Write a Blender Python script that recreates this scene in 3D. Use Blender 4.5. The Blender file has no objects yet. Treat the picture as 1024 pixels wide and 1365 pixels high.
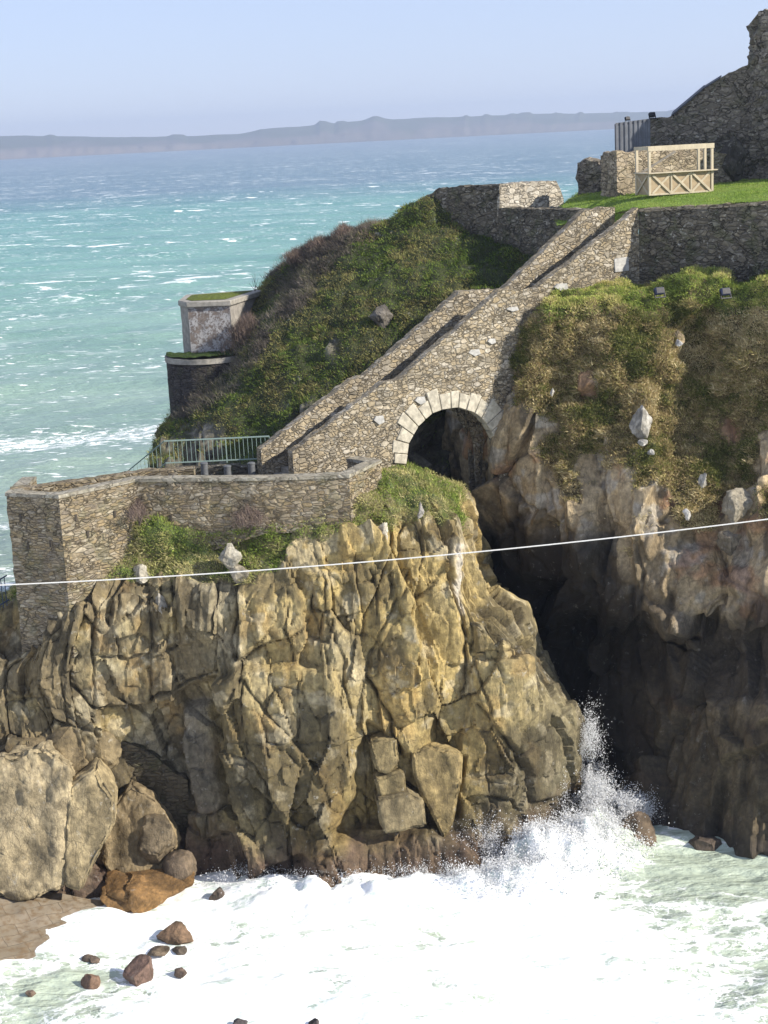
import bpy, bmesh, math, random
import numpy as np
from mathutils import Vector
rng = np.random.default_rng(7)
random.seed(7)
C = bpy.context.scene.collection
A = np.array

# ------------------------------------------------------------------ survey of the place (camera station, rays)
F_PX, CX, CY, H = 2160., 512., 682.5, 28.
PITCH, ROLL = math.radians(13.2), math.radians(2.8)
cp, sp, cr, sr = math.cos(PITCH), math.sin(PITCH), math.cos(ROLL), math.sin(ROLL)

def rays(px, py):
    x = (np.asarray(px, float) - CX) / F_PX; y = -(np.asarray(py, float) - CY) / F_PX
    xr = x * cr + y * sr; yr = -x * sr + y * cr
    return np.stack([xr, cp + yr * sp, -sp + yr * cp], -1)
def P(px, py, Y):
    d = rays(px, py); t = np.asarray(Y, float) / d[..., 1]
    return A([0, 0, H]) + d * t[..., None]
def PZ(px, py, Z):
    d = rays(px, py); t = (Z - H) / d[..., 2]
    return A([0, 0, H]) + d * t[..., None]
def toPX(V):
    q = V - A([0, 0, H]); f = q[..., 1] * cp - q[..., 2] * sp; up = q[..., 1] * sp + q[..., 2] * cp
    xr, yr = q[..., 0] / f, up / f
    return np.stack([CX + F_PX * (xr * cr - yr * sr), CY - F_PX * (xr * sr + yr * cr)], -1)

# ------------------------------------------------------------------ noise
def _h(i, j, k, s):
    n = (i * 374761393 + j * 668265263 + k * 2147483647 + s * 974711) & 0xFFFFFFFF
    n = ((n ^ (n >> 13)) * 1274126177) & 0xFFFFFFFF
    n = ((n ^ (n >> 15)) * 2246822519) & 0xFFFFFFFF
    return ((n ^ (n >> 16)) & 0xFFFFFF) / float(0xFFFFFF)
def vnoise(p, s=0):
    p = np.asarray(p, float); i = np.floor(p).astype(np.int64); f = p - i; f = f * f * f * (f * (f * 6 - 15) + 10)
    r = 0
    for a in (0, 1):
        wa = f[..., 0] if a else 1 - f[..., 0]
        for b in (0, 1):
            wb = f[..., 1] if b else 1 - f[..., 1]
            for c in (0, 1):
                wc = f[..., 2] if c else 1 - f[..., 2]
                r = r + wa * wb * wc * _h(i[..., 0] + a, i[..., 1] + b, i[..., 2] + c, s)
    return r * 2 - 1
def fbm(p, o=4, s=0, g=.5, l=2.03):
    a, t, p = 1., 0, np.asarray(p, float)
    for k in range(o):
        t = t + a * vnoise(p, s + k * 17); p = p * l + 3.7; a *= g
    return t
def cells(u, v, s=0, pw=2.):
    """F1, F2, three random numbers of the nearest cell and offset from its seed"""
    iu, iv = np.floor(u).astype(np.int64), np.floor(v).astype(np.int64)
    F1 = np.full(u.shape, 9.); F2 = F1.copy(); R = np.zeros(u.shape + (3,)); O = np.zeros(u.shape + (2,))
    for a in (-1, 0, 1):
        for b in (-1, 0, 1):
            ci, cj = iu + a, iv + b
            du = ci + .5 + .8 * (_h(ci, cj, 1, s) - .5) - u; dv = cj + .5 + .8 * (_h(ci, cj, 2, s) - .5) - v
            d = (np.abs(du) ** pw + np.abs(dv) ** pw) ** (1 / pw); n = d < F1
            F2 = np.where(n, F1, np.minimum(F2, d)); F1 = np.where(n, d, F1)
            for k in range(3): R[..., k] = np.where(n, _h(ci, cj, 5 + k, s), R[..., k])
            O[..., 0] = np.where(n, -du, O[..., 0]); O[..., 1] = np.where(n, -dv, O[..., 1])
    return F1, F2, R, O
def sstep(a, b, x):
    t = np.clip((x - a) / (b - a), 0, 1); return t * t * (3 - 2 * t)
def seg_dist(Q, a, b):
    ab = b - a; t = np.clip(((Q - a) @ ab) / (ab @ ab), 0, 1)
    return np.linalg.norm(Q - (a + t[..., None] * ab), axis=-1)
def line_dist(Q, pts):
    d = np.full(Q.shape[:-1], 1e9); pts = A(pts, float) if not isinstance(pts, np.ndarray) else pts
    for a, b in zip(pts[:-1], pts[1:]): d = np.minimum(d, seg_dist(Q, a, b))
    return d
def poly_sd(Q, pts):
    pts = np.array(pts, float); d = line_dist(Q, np.vstack([pts, pts[:1]])); ins = np.zeros(Q.shape[:-1], bool)
    for (x1, y1), (x2, y2) in zip(pts, np.roll(pts, -1, 0)):
        c = ((y1 > Q[..., 1]) != (y2 > Q[..., 1])) & (Q[..., 0] < (x2 - x1) * (Q[..., 1] - y1) / (y2 - y1 + 1e-9) + x1)
        ins ^= c
    return np.where(ins, d, -d)

# ------------------------------------------------------------------ objects
def tag(o, label=None, cat=None, group=None, kind=None):
    if label: o['label'] = label
    if cat: o['category'] = cat
    if group: o['group'] = group
    if kind: o['kind'] = kind
    return o
def empty(name, loc, label, cat, group=None, rz=0):
    o = bpy.data.objects.new(name, None); C.objects.link(o); o.location = Vector(loc); o.rotation_euler.z = rz
    return tag(o, label, cat, group)
def mk(name, V, Fs, mat, parent=None, col=None, uv=None, smooth=True, sharp=None, local=False):
    V = np.asarray(V, float)
    if parent is not None and not local:
        par = parent; off = A(par.location)
        if par.parent: off = off + A(par.parent.location)
        V = V - off
    me = bpy.data.meshes.new(name)
    if isinstance(Fs, np.ndarray):
        n, k = Fs.shape
        me.vertices.add(len(V)); me.vertices.foreach_set('co', V.ravel())
        me.loops.add(n * k); me.polygons.add(n)
        me.loops.foreach_set('vertex_index', Fs.ravel().astype(np.int32))
        me.polygons.foreach_set('loop_start', np.arange(0, n * k, k, dtype=np.int32))
        me.update(calc_edges=True); me.validate()
    else:
        me.from_pydata([tuple(v) for v in V], [], [tuple(int(i) for i in f) for f in Fs]); me.update()
    me.polygons.foreach_set('use_smooth', np.full(len(me.polygons), smooth))
    li = np.empty(len(me.loops), np.int32); me.loops.foreach_get('vertex_index', li)
    if uv is not None:
        l = me.uv_layers.new(name='UVMap'); l.data.foreach_set('uv', np.asarray(uv, np.float32)[li].ravel())
    if col is not None:
        col = np.asarray(col, np.float32)
        if col.shape[1] == 3: col = np.hstack([col, np.ones((len(col), 1), np.float32)])
        at = me.color_attributes.new('Col', 'FLOAT_COLOR', 'POINT'); at.data.foreach_set('color', col.ravel())
    if sharp is not None: me.set_sharp_from_angle(angle=math.radians(sharp))
    if mat is not None: me.materials.append(mat)
    o = bpy.data.objects.new(name, me); C.objects.link(o)
    if parent is not None: o.parent = parent
    return o
def gridF(nr, nc, flip=False):
    i = np.arange(nr * nc).reshape(nr, nc)
    q = np.stack([i[:-1, :-1], i[:-1, 1:], i[1:, 1:], i[1:, :-1]], -1).reshape(-1, 4)
    return q[:, ::-1].copy() if flip else q
class MB:
    """collects boxes, bars and tubes of ONE part"""
    def __init__(s): s.v, s.f = [], []
    def hexa(s, p8):
        b = len(s.v); s.v += [tuple(p) for p in p8]
        s.f += [tuple(b + i for i in q) for q in ((0, 3, 2, 1), (4, 5, 6, 7), (0, 1, 5, 4), (1, 2, 6, 5), (2, 3, 7, 6), (3, 0, 4, 7))]; return s
    def box(s, x0, x1, y0, y1, z0, z1):
        return s.hexa([(x0, y0, z0), (x1, y0, z0), (x1, y1, z0), (x0, y1, z0), (x0, y0, z1), (x1, y0, z1), (x1, y1, z1), (x0, y1, z1)])
    def bar(s, a, b, w, t, side=(0, 1, 0)):
        a, b, sd = A(a, float), A(b, float), A(side, float); d = (b - a) / np.linalg.norm(b - a)
        sd = sd - d * (sd @ d); sd = sd / np.linalg.norm(sd) * t / 2; o = np.cross(d, sd); o = o / np.linalg.norm(o) * w / 2
        return s.hexa([a - sd - o, a + sd - o, a + sd + o, a - sd + o, b - sd - o, b + sd - o, b + sd + o, b - sd + o])
    def tube(s, pts, r, n=8):
        pts = [A(p, float) for p in pts]; b = len(s.v); R = r if hasattr(r, '__len__') else [r] * len(pts)
        for i, p in enumerate(pts):
            d = pts[min(i + 1, len(pts) - 1)] - pts[max(i - 1, 0)]; d = d / np.linalg.norm(d)
            e = np.cross(d, (0, 0, 1) if abs(d[2]) < .9 else (1, 0, 0)); e = e / np.linalg.norm(e); g = np.cross(d, e)
            for k in range(n):
                t = 2 * math.pi * k / n; s.v.append(tuple(p + R[i] * (math.cos(t) * e + math.sin(t) * g)))
        for i in range(len(pts) - 1):
            for k in range(n): s.f.append((b + i * n + k, b + i * n + (k + 1) % n, b + (i + 1) * n + (k + 1) % n, b + (i + 1) * n + k))
        s.f.append(tuple(b + k for k in range(n))[::-1]); m = b + (len(pts) - 1) * n; s.f.append(tuple(m + k for k in range(n))); return s
    def build(s, name, mat, parent=None, local=False, sharp=40, bevel=0):
        o = mk(name, A(s.v), s.f, mat, parent, local=local, sharp=sharp)
        bm = bmesh.new(); bm.from_mesh(o.data); bmesh.ops.recalc_face_normals(bm, faces=bm.faces)
        if bevel: bmesh.ops.bevel(bm, geom=list(bm.edges), offset=bevel, segments=1, affect='EDGES')
        bm.to_mesh(o.data); bm.free(); return o

# ------------------------------------------------------------------ materials
class NT:
    def __init__(s, name):
        s.m = bpy.data.materials.new(name); s.m.use_nodes = True; s.t = s.m.node_tree; s.t.nodes.clear()
        s.out = s.n('ShaderNodeOutputMaterial')
    def n(s, kind, **kw):
        x = s.t.nodes.new(kind)
        for k, v in kw.items(): setattr(x, k, v)
        return x
    def l(s, a, b): s.t.links.new(a, b)
    def put(s, sock, v):
        if hasattr(v, 'links') or hasattr(v, 'is_linked'): s.l(v, sock)
        else:
            if hasattr(v, '__len__') and len(v) == 3 and sock.type == 'RGBA': v = (*v, 1)
            sock.default_value = v
    def math(s, op, a, b=None, c=None, clamp=False):
        x = s.n('ShaderNodeMath', operation=op, use_clamp=clamp)
        for i, v in enumerate((a, b, c)):
            if v is not None: s.put(x.inputs[i], v)
        return x.outputs[0]
    def mix(s, f, a, b, mode='MIX'):
        x = s.n('ShaderNodeMix', data_type='RGBA', blend_type=mode); x.clamp_factor = True
        s.put(x.inputs[0], f); s.put(x.inputs[6], a); s.put(x.inputs[7], b); return x.outputs[2]
    def mr(s, v, a, b, c=0., d=1., smooth=True):
        x = s.n('ShaderNodeMapRange', interpolation_type='SMOOTHSTEP' if smooth else 'LINEAR')
        for i, q in enumerate((v, a, b, c, d)): s.put(x.inputs[i], q)
        return x.outputs[0]
    def noise(s, vec, scale, detail=5, rough=.55, dist=0.):
        x = s.n('ShaderNodeTexNoise'); s.put(x.inputs['Vector'], vec); x.inputs['Scale'].default_value = scale
        x.inputs['Detail'].default_value = detail; x.inputs['Roughness'].default_value = rough; x.inputs['Distortion'].default_value = dist
        return x.outputs
    def vor(s, vec, scale, feature='F1', metric='EUCLIDEAN', rnd=1.):
        x = s.n('ShaderNodeTexVoronoi', feature=feature)
        if feature != 'DISTANCE_TO_EDGE': x.distance = metric
        s.put(x.inputs['Vector'], vec); x.inputs['Scale'].default_value = scale; x.inputs['Randomness'].default_value = rnd
        return x.outputs
    def vm(s, op, a, b):
        x = s.n('ShaderNodeVectorMath', operation=op); s.put(x.inputs[0], a); s.put(x.inputs[1], b); return x.outputs[0]
    def pos(s): return s.n('ShaderNodeNewGeometry').outputs['Position']
    def bump(s, h, strength, dist, nrm=None):
        x = s.n('ShaderNodeBump'); x.inputs['Strength'].default_value = strength; x.inputs['Distance'].default_value = dist
        s.put(x.inputs['Height'], h)
        if nrm is not None: s.l(nrm, x.inputs['Normal'])
        return x.outputs[0]
    def pbr(s, col, rough=.9, nrm=None, spec=.25, metal=0.):
        x = s.n('ShaderNodeBsdfPrincipled'); s.put(x.inputs['Base Color'], col); s.put(x.inputs['Roughness'], rough)
        x.inputs['Specular IOR Level'].default_value = spec; x.inputs['Metallic'].default_value = metal
        if nrm is not None: s.l(nrm, x.inputs['Normal'])
        return x.outputs[0]
    def done(s, sh): s.l(sh, s.out.inputs[0]); return s.m
    def attr(s, name='Col'): return s.n('ShaderNodeAttribute', attribute_name=name).outputs

def rock_mat(name, lichen=.35, speck=(.5, .48, .42)):
    t = NT(name); p = t.pos(); c = t.attr()
    pv = t.vm('MULTIPLY', p, (1, 1, .35))
    n1 = t.noise(p, .9, 6, .6)[0]; n2 = t.noise(p, 5., 8, .65)[0]; n3 = t.noise(pv, 2.6, 6, .6, .6)[0]
    col = t.mix(t.mr(n3, .38, .62), t.mix(.28, c[0], (.02, .016, .01)), c[0])
    col = t.mix(t.mr(n2, .3, .75), t.mix(.32, col, (.03, .026, .02)), t.mix(.5, col, t.mix(1., col, (1.75, 1.75, 1.75), 'MULTIPLY')))
    l = t.math('MULTIPLY', t.mr(t.noise(p, 3.2, 7, .7)[0], .58, .66), t.mr(n1, .45, .6)); l = t.math('MULTIPLY', l, lichen)
    col = t.mix(l, col, speck)
    cr1 = t.vor(t.vm('ADD', pv, t.vm('MULTIPLY', t.noise(p, 1.5, 3)[1], (.5, .5, .2))), 2.1, 'DISTANCE_TO_EDGE')[0]
    crack = t.mr(cr1, 0., .045)
    h = t.math('ADD', t.math('MULTIPLY', n2, .8), t.math('ADD', t.math('MULTIPLY', n3, .9), t.math('MULTIPLY', crack, .10)))
    cr2 = t.vor(t.vm('ADD', t.vm('MULTIPLY', p, (1, 1, .55)), t.vm('MULTIPLY', t.noise(p, 3., 3)[1], (.2, .2, .2))), 5.5, 'DISTANCE_TO_EDGE')[0]; c2 = t.mr(cr2, 0., .05); gate = t.mr(n1, .36, .5); crack = t.math('MAXIMUM', crack, t.mr(t.noise(p, .55, 4, .6)[0], .44, .56)); c2 = t.math('MAXIMUM', c2, gate)
    col = t.mix(t.math('MULTIPLY', t.math('SUBTRACT', 1., t.math('MULTIPLY', crack, c2)), .38), col, (.035, .028, .02))
    st = t.noise(t.vm('MULTIPLY', p, (9, 9, 1.1)), 1., 5, .65)[0]
    h = t.math('ADD', h, t.math('ADD', t.math('MULTIPLY', t.noise(p, 17, 5, .75)[0], .35), t.math('ADD', t.math('MULTIPLY', st, .5), t.math('MULTIPLY', c2, .12))))
    return t.done(t.pbr(col, t.mr(n2, 0, 1, .75, .95), t.bump(h, 1., .06), .2))

def soil_mat():
    t = NT('turf soil'); p = t.pos(); c = t.attr(); n = t.noise(p, 6, 6, .65)[0]
    col = t.mix(t.mr(n, .3, .7), t.mix(.5, c[0], (.02, .016, .008)), c[0])
    return t.done(t.pbr(col, .95, t.bump(n, .8, .12), .1))
def blade_mat(name, tr=.3):
    t = NT(name); c = t.attr(); d = t.n('ShaderNodeBsdfDiffuse'); t.l(c[0], d.inputs[0]); r = t.n('ShaderNodeBsdfTranslucent'); t.l(c[0], r.inputs[0])
    m = t.n('ShaderNodeMixShader'); m.inputs[0].default_value = tr; t.l(d.outputs[0], m.inputs[1]); t.l(r.outputs[0], m.inputs[2]); return t.done(m.outputs[0])

def masonry(name, su, sv, stones, mortar, lich=.2, moss=.0, bumpd=.05, mw=.05, warp=.12, dark=0.):
    """rubble stonework laid in the wall's own metres (UV)"""
    t = NT(name); uv = t.n('ShaderNodeUVMap').outputs[0]; p = t.pos()
    w = t.vm('SUBTRACT', t.noise(uv, 3.1, 3)[1], (.5, .5, .5)); s = t.n('ShaderNodeVectorMath', operation='SCALE'); t.l(w, s.inputs[0]); s.inputs['Scale'].default_value = warp
    q = t.vm('MULTIPLY', t.vm('ADD', uv, s.outputs[0]), (1 / su, 1 / sv, 1))
    pk = t.mr(t.noise(t.vm('MULTIPLY', uv, (1, 1.4, 0)), .8, 3, .6)[0], .50, .53); q2 = t.vm('MULTIPLY', q, (.74, .78, 1))
    mv = t.n('ShaderNodeMix', data_type='VECTOR'); t.l(pk, mv.inputs[0]); t.l(q, mv.inputs[4]); t.l(q2, mv.inputs[5]); q = mv.outputs[1]
    f = t.vor(q, 1., 'F1', 'MINKOWSKI', .9); e = t.vor(q, 1., 'DISTANCE_TO_EDGE', rnd=.9)[0]
    for nd in t.t.nodes:
        if nd.bl_idname == 'ShaderNodeTexVoronoi' and nd.feature == 'F1': nd.inputs['Exponent'].default_value = 3.5
    sx = t.n('ShaderNodeSeparateColor'); t.l(f[1], sx.inputs[0]); r1, r2, r3 = sx.outputs
    ramp = t.n('ShaderNodeValToRGB'); el = ramp.color_ramp.elements; ramp.color_ramp.interpolation = 'LINEAR'
    el[0].position = 0; el[0].color = (*stones[0], 1); el[1].position = 1; el[1].color = (*stones[-1], 1)
    for i, c in enumerate(stones[1:-1]): k = el.new((i + 1) / (len(stones) - 1)); k.color = (*c, 1)
    t.l(r1, ramp.inputs[0]); col = ramp.outputs[0]
    n = t.noise(p, 9, 7, .65)[0]; big = t.noise(p, .7, 5, .6)[0]
    col = t.mix(t.mr(n, .3, .75), t.mix(.45, col, (.03, .025, .02)), col)
    col = t.mix(t.math('MULTIPLY', t.mr(big, .35, .62), .45), col, t.mix(.6, col, (.05, .043, .035)))
    jn = t.mr(t.noise(uv, 2.3, 4, .6)[0], .35, .65); m = t.math('SUBTRACT', 1., t.math('MULTIPLY', t.math('SUBTRACT', 1., t.mr(e, mw * .25, mw * 1.4)), t.math('ADD', .35, t.math('MULTIPLY', jn, .65))))
    col = t.mix(m, mortar, col)
    if lich: col = t.mix(t.math('MULTIPLY', t.mr(t.noise(p, 4.5, 6, .7)[0], .6, .66), lich), col, (.55, .53, .46))
    if moss: col = t.mix(t.math('MULTIPLY', t.mr(t.noise(p, 1.3, 6, .65)[0], .5, .62), moss), col, (.06, .08, .025))
    h = t.math('ADD', t.math('MULTIPLY', t.mr(e, 0, mw * 3.2), t.math('ADD', .55, t.math('MULTIPLY', r2, .9))), t.math('MULTIPLY', n, .35))
    return t.done(t.pbr(col, .92, t.bump(h, 1., bumpd), .15))

def plain(name, col, rough=.7, var=.25, scale=6, bump=.01, metal=0., grain=(1, 1, 1), spec=.3):
    t = NT(name); oc = t.n('ShaderNodeTexCoord').outputs['Object']; p = t.vm('MULTIPLY', oc, grain); n = t.noise(p, scale, 6, .65)[0]
    c = t.mix(t.mr(n, .3, .75), tuple(x * (1 - var) for x in col), tuple(min(1, x * (1 + var * .6)) for x in col))
    return t.done(t.pbr(c, rough, t.bump(n, .6, bump), spec, metal))

M_rock = rock_mat('jointed rock'); M_rockr = rock_mat('dark jointed rock', .22); M_boulder = rock_mat('boulder rock', .2)
M_soil = soil_mat(); M_blade = blade_mat('grass blades'); M_twig = blade_mat('bare twigs', .1)
ST = [(.54, .48, .37), (.38, .32, .22), (.49, .40, .26), (.31, .27, .20), (.62, .56, .45), (.44, .35, .21)]
M_bridge = masonry('bridge rubble', .24, .135, ST, (.25, .21, .145), .45, .0, .06, .045, .15)
M_bast = masonry('bastion slabs', .30, .11, [(.43, .36, .25), (.31, .25, .16), (.38, .29, .16), (.24, .20, .15), (.48, .42, .31), (.35, .28, .18)], (.17, .14, .09), .15, .25, .05, .055, .10)
M_cope = masonry('coping stone', .75, .5, [(.40, .37, .29), (.34, .31, .24), (.44, .41, .33), (.36, .32, .24)], (.14, .12, .09), .4, .12, .02, .03, .03)
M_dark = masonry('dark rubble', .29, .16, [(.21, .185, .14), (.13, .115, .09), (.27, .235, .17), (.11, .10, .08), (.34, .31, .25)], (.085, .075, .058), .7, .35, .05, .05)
M_pale = masonry('pale new stone', .34, .17, [(.60, .56, .47), (.50, .45, .36), (.66, .62, .53), (.46, .41, .32), (.56, .50, .40)], (.22, .19, .15), .2, .0, .04, .05)
M_tower = masonry('dark brick drum', .30, .11, [(.075, .065, .062), (.055, .048, .048), (.095, .085, .08), (.065, .055, .05)], (.03, .027, .027), .12, .15, .03, .05)
M_ruin = masonry('ruin stone', .33, .17, [(.40, .33, .24), (.50, .41, .28), (.32, .26, .18), (.54, .46, .34), (.26, .21, .15)], (.20, .165, .12), .3, .1, .04, .04)
M_keep = masonry('dark keep stone', .40, .22, [(.30, .265, .21), (.20, .175, .14), (.40, .35, .28), (.25, .215, .17)], (.12, .105, .085), .5, .25, .05, .05)
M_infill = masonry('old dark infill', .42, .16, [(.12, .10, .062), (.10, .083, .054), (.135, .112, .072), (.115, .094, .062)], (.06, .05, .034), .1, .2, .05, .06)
M_hole = plain('slot shade', (.06, .05, .038), .9)  # dark tone standing in for the shade inside the loopholes
M_vous = plain('dressed granite', (.47, .43, .34), .85, .38, 4, .03)
M_plaque = plain('pale plaque stone', (.42, .41, .38), .8, .3, 5, .01)
M_wood = plain('new pale timber', (.49, .42, .30), .7, .18, 5, .005, grain=(1, 1, .25)); M_ply = plain('plywood panel', (.38, .29, .18), .7, .2, 3, .004)
M_sheet = plain('dull grey sheet', (.16, .17, .19), .55, .25, 2, .004, .2); M_slate = plain('slate roof edge', (.07, .075, .09), .6, .3, 5)
M_rail = plain('pale green paint', (.25, .33, .29), .5, .12, 12, .002); M_railb = plain('dark blue paint', (.05, .07, .12), .5, .2, 12, .002)
M_post = plain('grey post', (.11, .115, .12), .7, .3, 7, .01); M_lamp = plain('navy lamp housing', (.03, .04, .10), .4, .3, 12, .002, spec=.5); M_black = plain('black lamp housing', (.02, .02, .025), .5, .2, 8)
M_twigbark = plain('grey bark', (.10, .08, .065), .9); M_shadow_bar = plain('beam shadow grey', (.22, .20, .17), .8, .2, 4, .004)  # last one: grey of the bar drawn in place of a shadow
M_cable = plain('white rope', (.62, .61, .57), .7, .12, 30, .003)
M_slab = plain('weathered concrete', (.30, .28, .24), .9, .3, 4, .02)

def wash_mat():
    t = NT('peeling whitewash'); p = t.pos(); n = t.noise(p, 3.2, 7, .7)[0]; b = t.noise(p, 9, 5, .7)[0]
    pit = t.mr(t.math('ADD', t.math('MULTIPLY', n, .55), t.math('MULTIPLY', b, .45)), .46, .53)
    col = t.mix(pit, t.mix(t.mr(b, .3, .7), (.30, .29, .28), (.44, .43, .42)), t.mix(t.mr(n, .4, .7), (.10, .085, .08), (.22, .18, .15)))
    return t.done(t.pbr(col, .9, t.bump(pit, -.6, .03), .1))
M_wash = wash_mat()
M_turret = plain('grey render', (.27, .25, .22), .9, .35, 3, .02)

# ------------------------------------------------------------------ lofted terrain (control net: px, py, distance, turf)
def catmull(a, idx):
    n = len(a); i = np.clip(np.floor(idx).astype(int), 0, n - 2); t = (idx - i).reshape((-1,) + (1,) * (a.ndim - 1))
    p0, p1, p2, p3 = a[np.maximum(i - 1, 0)], a[i], a[i + 1], a[np.minimum(i + 2, n - 1)]
    m1, m2 = (p2 - p0) * .5, (p3 - p1) * .5
    return (2 * t**3 - 3 * t**2 + 1) * p1 + (t**3 - 2 * t**2 + t) * m1 + (-2 * t**3 + 3 * t**2) * p2 + (t**3 - t**2) * m2
def idxs(W, axis, res):
    d = np.linalg.norm(np.diff(W, axis=axis), axis=-1); L = d.mean(1 - axis)
    out = []
    for i, l in enumerate(L):
        k = max(1, int(round(l / res))); out += list(i + np.arange(k) / k)
    return A(out + [len(L)])
def loft(rows, res, sink=None):
    R = A(rows, float); W = np.concatenate([P(R[..., 0], R[..., 1], R[..., 2]), R[..., 3:]], -1)
    if sink is not None:
        b = W[:1].copy(); b[..., 2] = sink; W = np.concatenate([b, W], 0)
    W = catmull(W, idxs(W[..., :3], 0, res)); W = catmull(W.transpose(1, 0, 2), idxs(W[..., :3].transpose(1, 0, 2), 0, res)).transpose(1, 0, 2)
    return W[..., :3], np.clip(W[..., 3], 0, 1)
def onward(rows, k=1.5):
    return [r + [tuple(b + k * (b - a) if i < 3 else b for i, (a, b) in enumerate(zip(r[-2], r[-1])))] for r in rows]
def normals(V):
    du = np.gradient(V, axis=1); dv = np.gradient(V, axis=0); n = np.cross(du, dv); return n / (np.linalg.norm(n, axis=-1, keepdims=True) + 1e-9)
def smooth2(a, k):
    for _ in range(k):
        b = a.copy(); b[1:-1] = (a[:-2] + 2 * a[1:-1] + a[2:]) / 4; a = b.copy(); a[:, 1:-1] = (b[:, :-2] + 2 * b[:, 1:-1] + b[:, 2:]) / 4
    return a
def arc(V):
    u = np.concatenate([np.zeros((V.shape[0], 1)), np.cumsum(np.linalg.norm(np.diff(V, axis=1), axis=-1), 1)], 1).mean(0, keepdims=True) + np.zeros(V.shape[:2])
    return u, V[..., 2]
def blocks(V, seed, sizes, lean=.15):
    """jointed rock: flat faced blocks at several sizes, each with its own stand-out and tilt, sharp joints between"""
    u, z = arc(V); D = np.zeros(u.shape); tint = np.zeros(u.shape); ck = np.zeros(u.shape)
    for k, (a, b, amp, cw, cd) in enumerate(sizes):
        s_ = np.stack([u / a * .45, z / b * .45, 0 * u + seed + 5 * k], -1); wu = .30 * a * fbm(s_, 2, seed + k) + .035 * fbm(s_ * 9, 2, seed + k); wz = .26 * b * fbm(s_ + 31, 2, seed + 3 + k) + .035 * fbm(s_ * 9 + 5, 2, seed + k)
        F1, F2, R, O = cells((u + lean * z + wu) / a, (z - .13 * u + wz) / b, seed + 11 * k, 3.2)
        e = (F2 - F1) * min(a, b); R = (R - .5) * 2; D += amp * (R[..., 0] + 2.9 * O[..., 0] * R[..., 1] + 2.2 * O[..., 1] * R[..., 2])
        j = sstep(-.15, .3, fbm(s_ * 2.4 + 7, 3, seed + 60 + k)) * .92 + .08; c = np.exp(-(e / cw) ** 2) * j; D -= cd * c + .08 * cd * np.exp(-(e / (3.2 * cw)) ** 2) * j
        ck = np.maximum(ck, c * min(1, cd * 5)); tint += R[..., 1] * .5 * (.8 ** k)
    return D, tint, ck
def mixc(a, b, t): return a + (b - a) * t[..., None]
def col3(c, sh): return np.zeros(sh + (3,)) + A(c)

def scatter(name, V, mask, n, hgt, wid, cols, kind_label, mat, parent=None, droop=.5, blades=4, seed=1, wind=(-.25, .05, 0), spread=.12, keepup=.0):
    """one mass of grass blades or twigs rooted on a terrain grid"""
    r = np.random.default_rng(seed); q = gridF(*V.shape[:2]); vv = V.reshape(-1, 3); mm = mask.reshape(-1)
    a, b, c, d = (vv[q[:, i]] for i in range(4)); nn = np.cross(c - a, d - b); ar = np.linalg.norm(nn, axis=1) * .5; nn = nn / (np.linalg.norm(nn, axis=1, keepdims=True) + 1e-9)
    w = ar * np.clip(mm[q].mean(1), 0, 1) ** 1.5; w = w / w.sum()
    k = r.choice(len(q), n, p=w); s, t = r.random((n, 1)), r.random((n, 1))
    p = (a[k] * (1 - s) + b[k] * s) * (1 - t) + (d[k] * (1 - s) + c[k] * s) * t; N = nn[k]
    cn = fbm(p * .55, 4, seed + 40); cn2 = fbm(p * 2.2, 3, seed + 80); cl_ = fbm(p * 2.6, 3, seed + 15); sz = .62 + .35 * fbm(p * 1.1, 3, seed + 5) + .6 * cl_
    Vs, Cs = [], []
    tt = np.clip(np.clip(.5 + .6 * cn + .3 * cn2 + .3 * cl_, .02, .98) + r.normal(0, .13, n), 0, .999) * (len(cols) - 1); ci = tt.astype(int); cf = (tt - ci)[:, None]; pal = A(cols); tuft = pal[ci] * (1 - cf) + pal[np.minimum(ci + 1, len(cols) - 1)] * cf
    for _ in range(blades):
        o = r.normal(0, spread, (n, 3)) * A([1, 1, .3]); base = p + o - N * .04
        L = hgt * np.clip(sz, .3, 1.9) * r.uniform(.6, 1.25, n); up = A([0, 0, 1.]) * (1 - droop) + N * droop + r.normal(0, .38, (n, 3)) + A(wind)
        up = up / np.linalg.norm(up, axis=1, keepdims=True); sd = np.cross(up, r.normal(0, 1, (n, 3))); sd = sd / (np.linalg.norm(sd, axis=1, keepdims=True) + 1e-9) * (wid * r.uniform(.7, 1.3, n))[:, None]
        tip = base + up * L[:, None]; tip[:, 2] -= L * .18
        Vs.append(np.stack([base - sd, base + sd, tip], 1)); cc = tuft * r.uniform(.75, 1.25, (n, 1)); Cs.append(np.repeat(cc[:, None], 3, 1))
    Vt = np.concatenate(Vs).reshape(-1, 3); Ct = np.concatenate(Cs).reshape(-1, 3)
    o = mk(name, Vt, np.arange(len(Vt)).reshape(-1, 3), mat, parent, col=Ct, smooth=False); tag(o, kind=None if parent else 'stuff')
    if not parent: tag(o, kind_label)
    return o
GREEN = [(0.062, 0.112, 0.022), (0.138, 0.225, 0.037), (0.237, 0.35, 0.056), (0.325, 0.4, 0.088), (0.5, 0.45, 0.175), (0.6, 0.512, 0.25)]
STRAW = [(0.111, 0.124, 0.039), (0.195, 0.215, 0.058), (0.39, 0.325, 0.143), (0.247, 0.182, 0.098), (0.546, 0.442, 0.234), (0.286, 0.273, 0.091), (0.429, 0.325, 0.169), (0.62, 0.533, 0.312)]
LEDGE = [(.10, .14, .035), (.19, .26, .055), (.30, .38, .08), (.24, .22, .10), (.42, .42, .15), (.54, .47, .24)]
BANK = [(0.135, 0.176, 0.047), (0.23, 0.297, 0.068), (0.338, 0.405, 0.095), (0.432, 0.432, 0.135), (0.567, 0.486, 0.216)]
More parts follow.
